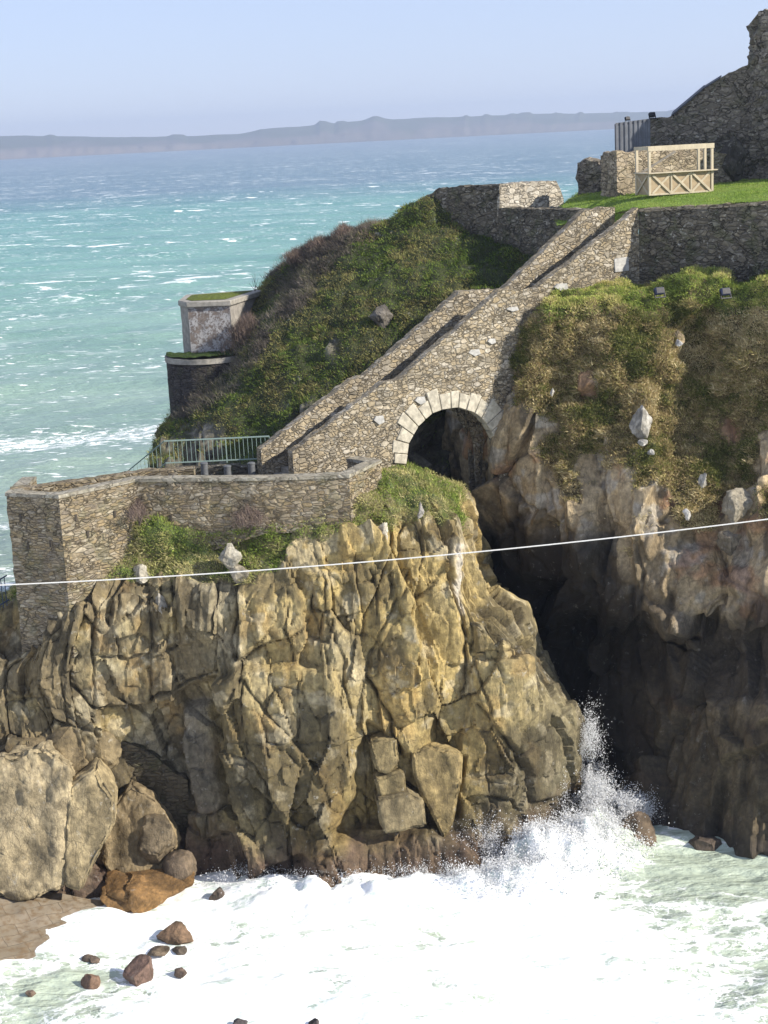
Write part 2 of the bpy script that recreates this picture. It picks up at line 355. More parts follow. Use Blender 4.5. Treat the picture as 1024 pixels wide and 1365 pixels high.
DEEP = [(.06, .085, .022), (.11, .165, .035), (.17, .24, .05), (.23, .26, .07), (.16, .125, .065), (.30, .29, .11)]
TWIG = [(.09, .078, .066), (.13, .112, .094), (.17, .145, .12), (.11, .115, .055), (.25, .215, .175)]

OCH, GRY, DRK, ORG, PAL, BRN = (.39, .295, .12), (.275, .24, .15), (.055, .047, .03), (.33, .19, .05), (.50, .43, .28), (.21, .165, .09)
# ------------------------------------------------------------------ left cliff
# columns run from the far left, along the seaward face, round the right corner and back into the chasm
LC = [
 [(-80,1210,57.4,0),(0,1200,57.2,0),(100,1195,57.4,0),(200,1180,58.6,0),(285,1165,58.8,0),(335,1168,58,0),(430,1170,57.9,0),(520,1170,57.6,0),(625,1165,57.4,0),(690,1130,58.8,0),(768,1080,62.5,0),(745,1060,66,0),(690,1040,74,0)],
 [(-80,1000,58.4,0),(0,1000,58.4,0),(100,1000,58.9,0),(200,1000,60.3,0),(285,1000,59.4,0),(325,1000,58.7,0),(430,1000,58.6,0),(520,1000,58.8,0),(610,1000,58.7,0),(690,1000,58.8,0),(750,968,61.5,0),(750,960,66,0),(690,950,74,0)],
 [(-80,900,59.6,0),(0,905,59.4,0),(80,905,59.0,0),(190,900,59.9,0),(275,900,59.5,0),(320,895,58.9,0),(430,890,58.9,0),(510,890,59.1,0),(610,890,59.3,0),(680,880,59.3,0),(703,893,61,0),(715,880,66,0),(680,880,74,0)],
 [(-80,865,60.,0),(20,874,59.6,0),(98,824,59.0,0),(190,800,59.6,0),(275,800,59.6,0),(320,800,59.4,0),(430,800,59.3,0),(510,800,59.5,0),(600,800,59.8,0),(648,830,60.1,0),(668,836,61.2,0),(688,810,66,0),(660,810,74,0)],
 [(-80,852,60.6,0),(15,868,60.5,0),(108,798,59.8,.2),(190,786,59.85,.2),(275,785,59.8,.2),(325,782,59.65,.2),(425,768,59.6,0),(510,765,59.7,0),(592,768,60.1,0),(626,795,60.7,0),(638,802,61.8,0),(652,785,66,0),(645,775,74,0)],
 [(-80,835,61,.2),(10,862,61.0,.0),(118,778,60.4,.5),(190,775,60.0,.6),(275,770,60,.6),(330,765,59.9,.6),(420,735,59.8,.35),(510,725,59.9,0),(590,725,60.4,0),(612,728,61,0),(622,748,62,0),(640,745,66,0),(640,745,74,0)],
 [(-80,810,61.5,.4),(0,830,61.8,0),(122,755,61.0,1),(190,740,60.9,1),(275,735,60.8,1),(330,728,60.7,1),(410,700,60.5,.9),(500,684,60.7,.7),(565,668,61.3,.8),(594,666,62,.9),(606,668,63,.8),(615,665,66,.4),(620,665,74,.2)],
 [(-80,795,63,.5),(0,795,63,.5),(122,730,62.6,1),(186,694,61.6,1),(275,700,61.3,1),(340,699,61.1,1),(420,688,60.9,1),(490,662,61.2,1),(532,636,63.3,1),(575,642,63.8,1),(602,652,64.4,1),(604,650,66,.6),(610,650,74,.3)],
 [(-80,790,67,.5),(0,790,67,.5),(140,735,66,1),(200,700,66,1),(280,700,66,1),(345,700,66,1),(425,690,65,1),(480,650,64.5,1),(520,622,66.8,1),(555,630,67.5,1),(585,645,68,1),(600,650,70,.6),(610,655,75,.3)],
]
VL, gL = loft([[(r[0][0] - 190, r[0][1], r[0][2] + .3, r[0][3])] + r for r in LC], .052, -3.)
def carve(V, D, cracks, polys):
    Q = toPX(V); Q = Q + 3.5 * np.stack([fbm(V * 1.3, 3, 61), fbm(V * 1.3, 3, 71)], -1); ck = np.zeros(D.shape)
    for pts, w, d in cracks:
        e = np.exp(-(line_dist(Q, np.array(pts, float)) / (w * .55)) ** 2) * (.55 + .45 * sstep(-.3, .3, fbm(V * .8, 3, 65))); D = D - .6 * d * e; ck = np.maximum(ck, e)
    for pts, off, soft in polys: D = D + off * sstep(-soft, soft, poly_sd(Q, pts))
    return D, ck, Q
cracksL = [
 ([(129,877),(156,877),(195,870),(234,866)], 3, .3), ([(95,915),(129,943),(152,945),(199,935),(207,922),(250,910),(285,898)], 3.5, .5),
 ([(200,800),(200,834),(203,880),(202,932)], 3, .4), ([(118,780),(126,830),(125,880),(129,943)], 3.5, .5), ([(160,790),(150,840),(160,877)], 3, .3), ([(290,770),(288,830),(286,898)], 3, .35),
 ([(228,770),(236,820),(232,866)], 2.5, .3), ([(318,780),(312,850),(316,893)], 2.5, .3), ([(385,790),(380,840),(392,885)], 2.5, .3),
 ([(545,765),(535,790),(522,810),(508,840),(497,868),(493,900),(503,925),(520,960),(534,1005)], 4, .6), ([(540,690),(536,712),(528,748),(522,795)], 3, .4), ([(497,760),(503,787),(500,830)], 3, .3),
 ([(474,740),(474,760),(483,818),(481,853)], 3, .4), ([(438,826),(454,873),(458,912),(470,959)], 3, .4), ([(415,790),(415,810),(430,850),(438,896)], 3, .4), ([(438,824),(460,820),(481,814)], 3, .35),
 ([(598,690),(598,764),(614,818),(622,850),(622,896),(614,931)], 3.5, .5), ([(632,800),(630,873),(650,924),(653,951)], 3.5, .35),
 ([(636,936),(666,977),(702,1023),(707,1068)], 4, .5), ([(640,870),(690,865),(730,885)], 2.5, .25), ([(420,735),(432,770),(438,824)], 2.5, .3), ([(506,700),(512,730),(505,760)], 3, .3), ([(560,680),(566,720),(562,760)], 2.5, .25),
 ([(310,990),(360,985),(400,990),(445,980)], 2.5, .2), ([(300,1000),(340,1010),(370,1075),(430,1065),(470,1040)], 2.5, .2), ([(360,900),(352,960),(362,1000)], 2.5, .3), ([(400,895),(396,960),(402,1000)], 2.5, .3), ([(328,905),(322,950),(335,1000)], 2.5, .3),
 ([(645,970),(650,1020),(655,1085)], 2.5, .25), ([(675,1000),(680,1040),(690,1090)], 2.5, .25), ([(640,1040),(690,1045),(705,1042)], 2, .15), ([(330,1090),(420,1100),(470,1080)], 2, .15), ([(0,935),(60,930),(100,960),(150,1000)], 4, .3),
]
polysL = [
 ([(287,908),(330,892),(445,886),(455,980),(475,1050),(440,1120),(335,1170),(318,1080),(300,1000)], .55, 5), ([(590,945),(626,925),(614,1000),(566,1000)], -.35, 4), ([(636,830),(700,805),(772,960),(765,1060),(707,1068),(702,1020),(666,977),(636,936)], .25, 5),
 ([(490,960),(530,990),(550,1010),(620,1010),(610,1090),(545,1115),(500,1120),(440,1110),(470,1060)], -.45, 5), ([(412,1118),(500,1102),(575,1105),(620,1130),(655,1160),(645,1185),(395,1185)], .75, 6),
 ([(132,948),(200,938),(285,905),(298,1005),(318,1090),(330,1175),(265,1170),(200,1080),(140,1000)], -.5, 6), ([(240,950),(273,950),(285,1040),(297,1110),(264,1118),(246,1030)], .45, 4), ([(498,800),(545,770),(598,772),(620,860),(612,930),(560,960),(520,955),(497,890)], .18, 4),
 ([(405,765),(475,762),(482,815),(436,826)], .2, 3), ([(340,800),(385,795),(385,850),(345,870)], .2, 4), ([(205,790),(232,786),(235,860),(206,866)], .25, 4), ([(240,790),(285,785),(285,850),(240,862)], .2, 4), ([(80,812),(110,802),(126,860),(110,880),(88,850)], .25, 4),
 ([(488,705),(515,690),(522,720),(500,738)], .3, 3), ([(452,690),(490,700),(498,735),(460,745)], .25, 3), ([(519,957),(560,945),(585,960),(540,1012)], .25, 3), ([(600,690),(625,690),(612,815),(600,765)], .12, 3),
]
D, tint, ck = blocks(VL, 3, [(2.2, 4.2, .24, .05, .17), (1.05, 2.3, .15, .045, .10), (.42, .95, .045, .04, .035)])
D, ck2, QL = carve(VL, D * 1.0, cracksL, polysL)
N = smooth2(normals(VL), 12); N /= np.linalg.norm(N, axis=-1, keepdims=True)
if (N[..., 1] > 0).mean() > .5: N = -N
gm = sstep(.42, .68, gL + .32 * fbm(VL * .9, 4, 21) + .25 * tint * .3)
rough = .05 * fbm(VL * .8, 3, 5) + .016 * fbm(VL * 6, 4, 8)
ridg = .03 * (1 - np.abs(fbm(np.stack([arc(VL)[0] * 2.6 + .35 * VL[..., 2], VL[..., 2] * .5, 0 * gL], -1), 3, 12)) * 2.2) * sstep(-.2, .4, fbm(VL * .5, 3, 14))
D = (D + rough + ridg) * (1 - gm) + gm * (.22 * fbm(VL * .9, 4, 31) + .10 * fbm(VL * 3, 3, 33))
D = .85 * D + .15 * smooth2(D, 1)
D *= sstep(0, 8, np.arange(VL.shape[0])[::-1])[:, None] * .9 + .1
VL2 = VL + N * D[..., None]
# rock colour: ochre middle, grey shoulders, dark tide band
x, y = QL[..., 0], QL[..., 1]; z = VL2[..., 2]; sh = x.shape
c = mixc(col3(GRY, sh), col3(OCH, sh), np.clip(.55 + .5 * fbm(VL * .45, 4, 41) + .5 * np.exp(-((x - 540) / 120) ** 2) + .18 * tint, 0, 1))
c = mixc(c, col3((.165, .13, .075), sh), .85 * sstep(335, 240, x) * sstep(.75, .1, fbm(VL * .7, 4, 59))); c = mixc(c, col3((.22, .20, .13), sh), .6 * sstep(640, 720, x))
c = mixc(c, col3(ORG, sh), .3 * sstep(.25, .7, fbm(VL * A([.8, .8, .5]), 4, 51) - .2 + .25 * np.exp(-((x - 480) / 120) ** 2)))
c = mixc(c, col3(DRK, sh), .62 * sstep(.12, .5, fbm(VL * A([.8, .8, .45]), 5, 55) + .3 * sstep(6.5, 2.5, z)))
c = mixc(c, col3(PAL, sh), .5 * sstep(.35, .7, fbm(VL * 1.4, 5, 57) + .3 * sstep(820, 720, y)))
c = mixc(c, col3((.62, .56, .46), sh), .85 * sstep(-3, 3, poly_sd(QL, [(603,730),(612,728),(616,775),(620,815),(614,818),(606,780)])))
c = mixc(c, col3((.27, .24, .185), sh), .6 * sstep(-5, 5, poly_sd(QL, [(240,945),(270,945),(284,1040),(292,1080),(262,1085),(246,1030)])))
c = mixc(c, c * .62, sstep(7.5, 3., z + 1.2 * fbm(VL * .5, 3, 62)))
wet = sstep(2.3, .7, z + .6 * fbm(VL * .8, 4, 60)); c = mixc(c, col3((.115, .075, .055), sh), .85 * wet)
c = mixc(c, col3((.05, .04, .03), sh), .5 * np.maximum(ck, ck2) * (1 - gm))
gcol = mixc(col3((.09, .12, .035), sh), col3((.19, .165, .08), sh), np.clip(.5 + fbm(VL * 1.2, 3, 77), 0, 1)); c = mixc(c, gcol, gm)
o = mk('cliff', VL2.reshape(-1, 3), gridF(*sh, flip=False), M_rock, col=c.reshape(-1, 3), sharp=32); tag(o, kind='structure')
scatter('grass', VL2, gm * (y < 800), 50000, .20, .017, LEDGE, 'long windblown grass on the ledge of the near cliff', M_blade, seed=3)

# ------------------------------------------------------------------ right headland
RC = [
 [(600,1000,78,0),(660,1010,74,0),(720,1020,70,0),(790,1050,66,0),(840,1085,63,0),(880,1105,61,0),(940,1125,59.5,0),(1010,1138,58.3,0),(1120,1150,57.3,0),(1260,1160,56,0)],
 [(600,930,78,0),(660,930,74,0),(710,930,71,0),(770,930,68.5,0),(830,930,66,0),(880,940,63.8,0),(940,940,62,0),(1010,940,60.3,0),(1120,940,58.6,0),(1260,940,57,0)],
 [(590,840,78,0),(650,840,74,0),(700,840,71.8,0),(760,840,69.5,0),(820,848,67.5,0),(870,850,66,0),(940,850,64.2,0),(1010,850,62.2,0),(1120,840,59.8,0),(1260,830,58,0)],
 [(590,800,77,0),(640,800,74,0),(690,800,70,0),(760,800,66.2,0),(820,812,64.6,0),(870,818,63.6,0),(940,818,62.6,0),(1010,800,61.6,0),(1120,780,60,0),(1260,760,58.5,0)],
 [(580,700,77,0),(630,700,73,0),(680,700,69,0),(750,700,66.2,.1),(810,700,65,.25),(860,700,64.2,.3),(930,700,63.7,.45),(1010,700,62.8,.3),(1120,690,61,.4),(1260,670,59.5,.4)],
 [(570,610,76,0),(620,610,72,0),(665,610,68.4,.1),(740,610,66.8,.45),(800,610,66,.55),(855,610,65.3,.6),(930,610,65.6,.75),(1010,610,64.5,.6),(1120,600,63,.6),(1260,590,61.5,.6)],
 [(580,540,76,0),(625,525,72,.1),(686,505,68.2,.6),(740,500,67.6,.85),(800,500,67.1,.8),(855,500,66.8,.9),(930,500,67.3,1),(1010,500,66.2,.85),(1120,490,64.5,.9),(1260,480,63,.9)],
 [(600,490,76,0),(655,470,72.5,.2),(706,435,69,.8),(745,412,68.5,1),(800,418,68.2,1),(860,425,68,1),(930,430,68.4,1),(1010,422,67,1),(1120,412,65.3,1),(1260,402,64,1)],
 [(620,450,77,0),(680,430,73.5,.5),(724,400,70,1),(750,391,69.8,1),(800,386,69.9,1),(860,384,69.6,1),(930,380,68.9,1),(1010,374,67.6,1),(1120,367,65.8,1),(1260,357,63.8,1)],
 [(640,445,79,0),(700,425,75.5,.5),(736,396,72.5,1),(762,387,72.3,1),(810,382,72.4,1),(870,380,72,1),(940,376,71.3,1),(1020,370,70,1),(1130,363,68,1),(1270,353,66,1)],
]
VR, gR = loft(onward(RC), .065, -3.)
D, tint, ck = blocks(VR, 23, [(2.8, 5.2, .40, .06, .18), (1.2, 2.6, .22, .055, .11), (.5, 1.1, .06, .045, .04)], lean=-.12)
cracksR = [([(725,640),(745,700),(760,760),(770,800)], 4, .5), ([(800,640),(805,720),(790,800)], 4, .5), ([(850,700),(858,760),(852,812)], 3, .4), ([(905,720),(890,780),(895,820)], 3, .4), ([(950,720),(965,770),(1024,800)], 4, .5), ([(690,650),(705,720),(740,790)], 4, .4),
 ([(940,950),(985,985),(1024,1010)], 3, .3), ([(960,1070),(1000,1040),(1024,1020)], 3, .3), ([(860,840),(930,835),(960,800)], 3, .4)]
polysR = [([(985,650),(1030,640),(1030,700),(1000,720),(985,690)], .5, 5), ([(960,790),(1040,800),(1040,930),(900,930),(915,850)], -.35, 8), ([(760,625),(800,650),(795,800),(765,790)], .35, 6), ([(690,690),(735,680),(750,790),(700,760)], .3, 6), ([(845,700),(890,700),(890,815),(850,812)], .35, 5),
 ([(885,735),(945,725),(950,825),(900,825)], .3, 5), ([(700,415),(740,400),(735,440),(700,500),(670,560)], -.35, 10), ([(820,440),(905,440),(900,470),(830,470)], .35, 10), ([(955,440),(1000,430),(1024,470),(1024,560),(985,510)], .45, 10), ([(905,470),(960,470),(975,600),(900,600)], -.4, 16)]
D, ck2, QR = carve(VR, D, cracksR, polysR)
N = smooth2(normals(VR), 14); N /= np.linalg.norm(N, axis=-1, keepdims=True)
if (N[..., 1] > 0).mean() > .5: N = -N
x, y = QR[..., 0], QR[..., 1]; sh = x.shape
gm = sstep(.40, .62, gR + .36 * fbm(VR * .7, 5, 121)) * sstep(760, 700, y)
D = (D + .09 * fbm(VR * .8, 4, 105) + .025 * fbm(VR * 5, 4, 108)) * (1 - gm) + gm * (.40 * fbm(VR * .5, 4, 131) + .20 * fbm(VR * 1.7, 4, 133) + .12 * fbm(VR * 4.2, 3, 135) + .4 * D)
D = smooth2(D, 1)
D *= sstep(0, 14, np.arange(sh[0])[::-1])[:, None] * .92 + .08
VR2 = VR + N * D[..., None]; z = VR2[..., 2]
c = mixc(col3((.31, .235, .135), sh), col3((.46, .36, .22), sh), np.clip(.5 + .6 * fbm(VR * .6, 4, 141) + .2 * tint, 0, 1))
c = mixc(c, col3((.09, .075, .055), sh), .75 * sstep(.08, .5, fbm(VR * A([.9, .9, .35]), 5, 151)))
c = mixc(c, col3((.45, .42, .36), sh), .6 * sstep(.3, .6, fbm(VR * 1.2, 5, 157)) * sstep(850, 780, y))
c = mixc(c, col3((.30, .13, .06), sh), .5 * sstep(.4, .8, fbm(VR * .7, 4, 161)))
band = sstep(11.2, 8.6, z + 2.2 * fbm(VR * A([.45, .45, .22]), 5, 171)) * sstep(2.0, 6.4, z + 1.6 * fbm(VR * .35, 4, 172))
c = mixc(c, col3((.02, .018, .019), sh), .85 * band)  # black lichen zone, deepened to carry the shade under the overhang
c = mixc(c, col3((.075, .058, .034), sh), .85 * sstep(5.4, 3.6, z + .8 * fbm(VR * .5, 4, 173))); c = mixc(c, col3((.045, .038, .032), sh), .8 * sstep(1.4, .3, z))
c = mixc(c, col3((.018, .015, .013), sh), .93 * sstep(930, 800, x) * sstep(12.4, 9.8, z + 1.6 * fbm(VR * A([.6, .6, .25]), 4, 180)))  # shade of the chasm painted into the rock colour
c = mixc(c, col3((.04, .035, .03), sh), .5 * np.maximum(ck, ck2) * (1 - gm))
gcol = mixc(col3((.08, .09, .03), sh), col3((.17, .125, .06), sh), np.clip(.5 + fbm(VR * 1.1, 3, 177), 0, 1)); c = mixc(c, gcol, gm)
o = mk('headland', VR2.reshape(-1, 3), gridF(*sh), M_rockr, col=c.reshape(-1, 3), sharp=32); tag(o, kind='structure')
vis = (x > 640) & (x < 1060)
bank = sstep(425, 400, y + 12 * fbm(VR * .8, 3, 190))
scatter('grass', VR2, gm * vis * (1 - bank), 95000, .22, .018, STRAW, 'tawny tussock grass on the steep headland slope', M_blade, seed=5)
scatter('grass', VR2, gm * vis * bank, 36000, .17, .017, BANK, 'short green grass along the foot of the terrace wall', M_blade, seed=6)

# ------------------------------------------------------------------ hillside beyond the bridge
HC = [
 [(190,1000,70,0),(260,950,70,0),(340,900,70,0),(420,880,71.5,0),(520,840,73.5,0),(620,760,75,0),(700,690,77,0),(800,600,80,.2)],
 [(190,800,71,0),(260,780,70.5,0),(340,760,70,0),(420,740,71.2,0),(520,660,73,0),(620,560,74.5,0),(700,480,76,.2),(800,430,79,.4)],
 [(190,660,72,0),(260,660,71,0),(340,660,70,.1),(420,620,71,.3),(520,540,72.5,.5),(620,450,74,.6),(700,395,75.5,.7),(800,345,78,.8)],
 [(200,605,77,.6),(270,596,75.5,.4),(345,585,74,.6),(420,535,74.3,.55),(520,470,75.5,.6),(620,405,76.4,.7),(700,358,77.4,.9),(800,318,79,1)],
 [(208,584,80,.8),(290,530,79,.65),(350,500,77.8,.65),(430,460,77.2,.6),(520,405,77.6,.8),(620,362,78.2,.9),(700,338,78.7,1),(800,308,79.5,1)],
 [(216,576,83,.9),(303,480,82,.6),(352,430,81,.7),(430,395,80,.9),(520,348,79.8,1),(600,335,79.8,1),(700,327,79.6,1),(800,302,80,1)],
 [(226,574,86,.9),(312,440,84.8,.7),(364,398,84.8,.9),(430,348,82.4,1),(520,312,81.8,1),(595,300,81.5,1),(700,320,81.5,1),(800,300,81,1)],
 [(236,574,89,.9),(335,405,89,.8),(367,361,87,1),(450,322,84.5,1),(540,288,83.6,1),(592,270,83.5,1),(700,300,83,1),(800,296,83,1)],
 [(250,600,96,.9),(340,460,96,.8),(380,400,95,1),(460,370,94,1),(550,340,93,1),(600,330,92,1),(700,330,91,1),(800,330,90,1)],
]
VH, gH = loft(HC, .12)
D, tint, ck = blocks(VH, 43, [(2.2, 2.6, .35, .12, .25), (.9, 1.3, .2, .12, .18)])
N = smooth2(normals(VH), 10); N /= np.linalg.norm(N, axis=-1, keepdims=True)
if (N[..., 2] < 0).mean() > .5: N = -N
gm = sstep(.25, .5, gH + .4 * fbm(VH * .5, 4, 221)); QH = toPX(VH); x, y = QH[..., 0], QH[..., 1]; sh = x.shape
D = D * (1 - gm) + gm * (.26 * fbm(VH * .4, 4, 231) + .16 * fbm(VH * 1.6, 3, 233)); VH2 = VH + N * D[..., None]
c = mixc(col3((.13, .12, .085), sh), col3((.24, .22, .17), sh), sstep(.2, .6, fbm(VH * 1.2, 5, 241))); c = mixc(c, col3((.04, .05, .018), sh), gm); c = mixc(c, col3((.04, .035, .03), sh), .6 * ck * (1 - gm))
o = mk('hillside', VH2.reshape(-1, 3), gridF(*sh), M_rock, col=c.reshape(-1, 3)); tag(o, kind='structure')
# brown scrub on the upper left shoulder, grass below and right
sd = (y - np.interp(x, [250, 330, 380, 430, 500, 580, 800], [560, 500, 430, 366, 310, 262, 200])) + 26 * fbm(VH * .5, 4, 251)
scrub = sstep(10, -14, sd) * (x > 240) * (x < 640) * (1 - (x < 362) * (y < 420)) * (.25 + .75 * sstep(-.35, .1, fbm(VH * .35, 3, 255))); vis = (x > 190) & (x < 800)
scatter('grass', VH2, np.clip(gm + .15, 0, 1) * vis * (1 - scrub), 75000, .20, .020, DEEP, 'rank green grass on the hillside behind the bridge', M_blade, seed=8)
scatter('undergrowth', VH2, scrub, 30000, .42, .011, TWIG, 'dense leafless brown scrub covering the hill shoulder', M_twig, seed=9, blades=6, droop=.35, spread=.2)

# ------------------------------------------------------------------ upper lawn
UC = [
 [(742,300,75.6,1),(800,290,75.0,1),(850,277.5,72.6,1),(940,273,71.0,1),(1024,268.5,69.4,1),(1250,255,66,1)],
 [(748,279,79,1),(800,275,78,1),(850,268,75.5,1),(940,263,74.5,1),(1024,257,73.5,1),(1250,245,71,1)],
 [(756,268,82,1),(800,261,81,1),(850,258,79.5,1),(940,252,79,1),(1024,246,78.5,1),(1250,232,77,1)],
 [(775,256,86,1),(805,246,86,1),(850,246,85,1),(940,242,86,1),(1024,236,86,1),(1250,222,86,1)],
 [(785,252,89,1),(812,244,89,1),(850,243,90,1),(940,238,92,1),(1024,232,92,1),(1250,218,92,1)],
 [(790,330,96,1),(815,320,96,1),(850,300,97,1),(940,290,98,1),(1024,280,98,1),(1250,270,98,1)],
]
VU, _ = loft(onward(UC), .25); VU = VU + A([0, 0, 1]) * (.04 * fbm(VU * .5, 3, 260))[..., None]
o = mk('lawn', VU.reshape(-1, 3), gridF(*VU.shape[:2]), M_soil, col=col3((.20, .29, .06), VU.shape[:2]).reshape(-1, 3)); tag(o, kind='structure')
qu = toPX(VU)
scatter('grass', VU, ((qu[..., 0] > 735) & (qu[..., 0] < 1050) & (VU[..., 1] < 91)) * 1., 42000, .10, .014, [(.16, .24, .05), (.21, .31, .06), (.26, .36, .075), (.30, .35, .10)], 'mown bright green grass on the upper lawn', M_blade, seed=11, spread=.1)
# ------------------------------------------------------------------ walls of laid stone
def wall_mesh(name, fr, bk, zb, zt, mat, parent, nr=10, amp=.03, jit=.03, uoff=0., caps=(1, 1), seed=0):
    """fr, bk: front and back plan points per column; zb, zt: foot and head per column"""
    fr, bk, zb, zt = A(fr, float), A(bk, float), A(zb, float), A(zt, float); n = len(fr)
    u = np.concatenate([[0], np.cumsum(np.linalg.norm(np.diff(fr, axis=0), axis=1))]) + uoff
    if jit: zt = zt + jit * (2 * _h(np.floor(u / .34).astype(np.int64), 3 + 0 * u.astype(np.int64), 7, seed) - 1)
    t = np.linspace(0, 1, nr + 1); rows, vs = [], []
    nrm = fr - bk; w = np.linalg.norm(nrm, axis=1, keepdims=True); nrm = nrm / (w + 1e-9)
    for k in t: rows.append((fr, zb + (zt - zb) * k, np.hstack([nrm, np.zeros((n, 1))]))); vs.append(zb + (zt - zb) * k)
    for k in (.03, .33, .66, .97): rows.append((fr + (bk - fr) * k, zt, np.tile(A([0, 0, .6]), (n, 1)))); vs.append(zt + k * w[:, 0])
    for k in t[::-1]: rows.append((bk, zb + (zt - zb) * k, np.hstack([-nrm, np.zeros((n, 1))]))); vs.append(zb + (zt - zb) * k + 31.)
    V = A([np.column_stack([p, z]) for p, z, _ in rows]); N = A([q for *_, q in rows]); V = V + N * (amp * (fbm(V * 2.6, 3, seed) + .8 * fbm(V * 7, 2, seed + 4)))[..., None]
    m = len(rows); Fq = gridF(m, n); VV = V.reshape(-1, 3); UV = np.stack([np.tile(u, (m, 1)), A(vs)], -1).reshape(-1, 2)
    for e in range(2):
        if not caps[e]: continue
        i = 0 if e == 0 else n - 1; a, b = V[:nr + 1, i], V[::-1][:nr + 1, i]; k0 = len(VV); j = np.linspace(0, 1, 4)
        g = a[:, None] + (b - a)[:, None] * j[None, :, None]; VV = np.vstack([VV, g.reshape(-1, 3)])
        q = np.stack([np.tile(57. + j * w[i, 0], (nr + 1, 1)), g[..., 2]], -1); UV = np.vstack([UV, q.reshape(-1, 2)]); f = gridF(nr + 1, 4, flip=(e == 0)); Fq = np.vstack([Fq, f + k0])
    return mk(name, VV, Fq, mat, parent, uv=UV, sharp=50)
def path_cols(pts, zt, zb, th, res=.17):
    """resample a plan path; back face offset to its left"""
    pts, zt, zb = A(pts, float)[:, :2], A(zt, float) + np.zeros(len(pts)), A(zb, float) + np.zeros(len(pts))
    d = np.diff(pts, axis=0); L = np.linalg.norm(d, axis=1); d = d / L[:, None]; nl = np.stack([-d[:, 1], d[:, 0]], 1)
    off = np.zeros_like(pts); off[0] = nl[0]; off[-1] = nl[-1]
    for i in range(1, len(pts) - 1):
        b = nl[i - 1] + nl[i]; b /= np.linalg.norm(b); off[i] = b / max(.5, b @ nl[i])
    F, B, T, Z = [], [], [], []
    for i in range(len(L)):
        k = max(1, int(L[i] / res)); s = np.arange(k + (i == len(L) - 1)) / k
        for q in s: F.append(pts[i] * (1 - q) + pts[i + 1] * q); B.append(F[-1] + th * (off[i] * (1 - q) + off[i + 1] * q)); T.append(zt[i] * (1 - q) + zt[i + 1] * q); Z.append(zb[i] * (1 - q) + zb[i + 1] * q)
    return A(F), A(B), A(Z), A(T)
def wall(name, pts, zt, zb, th, mat, parent, res=.17, **kw):
    f, b, z, t = path_cols(pts, zt, zb, th, res); return wall_mesh(name, f, b, z, t, mat, parent, **kw)
def pth(*p): return A([P(*q) for q in p])

# ---- the stepped bridge
BA, BB = P(390, 632, 63.3), P(850, 278, 72.4)
bd = (BB - BA)[:2]; bd = bd / np.linalg.norm(bd); bn = A([bd[1], -bd[0]])      # along, and outward towards the chasm mouth
BW = 1.85
def onplane(px, py, o):
    d = rays(px, py); t = ((o - A([0, 0])) @ bn) / (d[..., :2] @ bn); p = A([0, 0, H]) + d * t[..., None]
    return (p[..., :2] - BA[:2]) @ bd, p[..., 2]
def plane_pt(u, z, off=0.): return np.append(BA[:2] + bd * u + bn * off, z)
def prof(pts, o):
    q = A(pts, float); return onplane(q[:, 0], q[:, 1], o)
nu, nz = prof([(390, 603), (512, 509), (530, 507.5), (660, 394), (668, 387), (716, 384.5), (851, 277.5)], BA[:2])
farO = BA[:2] - bn * BW
fu, fz = prof([(348, 600), (470, 505), (486, 502), (614, 388.5), (672, 386), (780, 280), (820, 275.5)], farO)
intr = [(541, 640), (541, 619), (545, 590), (557, 569), (574, 552), (590, 545.5), (611, 543), (632, 550), (645, 560), (655.5, 577), (662, 592), (664, 612), (664, 640)]
iu, iz = prof(intr, BA[:2])
print('bridge', BA, BB, 'nz', nz, 'fz', fz, 'arch', iu, iz)
a0, a1 = iu[1], iu[-2]
bridge = empty('stone_bridge', (BA[0], BA[1], 14.4), 'rubble stone stairway bridge climbing over the chasm on one pale voussoired arch', 'bridge')
def bcols(u0, u1, res=.14, extra=()):
    us = list(np.arange(u0, u1, res)) + [u1] + [a0 - 1e-3, a0 + 1e-3, a1 - 1e-3, a1 + 1e-3] + list(extra); return A(sorted(x for x in us if u0 <= x <= u1))
def zfoot(u, left=13.2, right=12.): return np.where((u > a0) & (u < a1), np.interp(u, iu[1:-1], iz[1:-1]), np.where(u <= a0, left, right))
us = bcols(nu[0], nu[-1], extra=nu[1:-1]); f = BA[:2] + us[:, None] * bd; 
wall_mesh('parapet_wall', f, f - bn * .42, zfoot(us), np.interp(us, nu, nz), M_bridge, bridge, nr=34, amp=.04, jit=.045, seed=1)
us = bcols(fu[0], fu[-1], extra=fu[1:-1]); f = BA[:2] + us[:, None] * bd - bn * (BW - .0)
wall_mesh('parapet_wall', f, f - bn * .42, zfoot(us), np.interp(us, fu, fz), M_bridge, bridge, nr=30, amp=.04, jit=.045, seed=2, uoff=80)
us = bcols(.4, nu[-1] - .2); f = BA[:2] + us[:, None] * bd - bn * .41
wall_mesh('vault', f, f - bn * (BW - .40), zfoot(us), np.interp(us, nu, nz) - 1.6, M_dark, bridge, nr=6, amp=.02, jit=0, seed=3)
for a, b in ((0, 1), (2, 3), (5, 6)):
    L = nu[b] - nu[a]; n = int(L / .36)
    for k in range(n):
        u0 = nu[a] + L * k / n; u1 = nu[a] + L * (k + 1) / n + .03; z1 = nz[a] - 1.28 + (nz[b] - nz[a]) * (k + .8) / n
        m = MB(); q = [plane_pt(u, z1 - .32, -o) for u, o in ((u0, .44), (u1, .44), (u1, BW - .02), (u0, BW - .02))]; m.hexa(q + [p + A([0, 0, .32]) for p in q]); m.build('step', M_slab, bridge, bevel=.02)
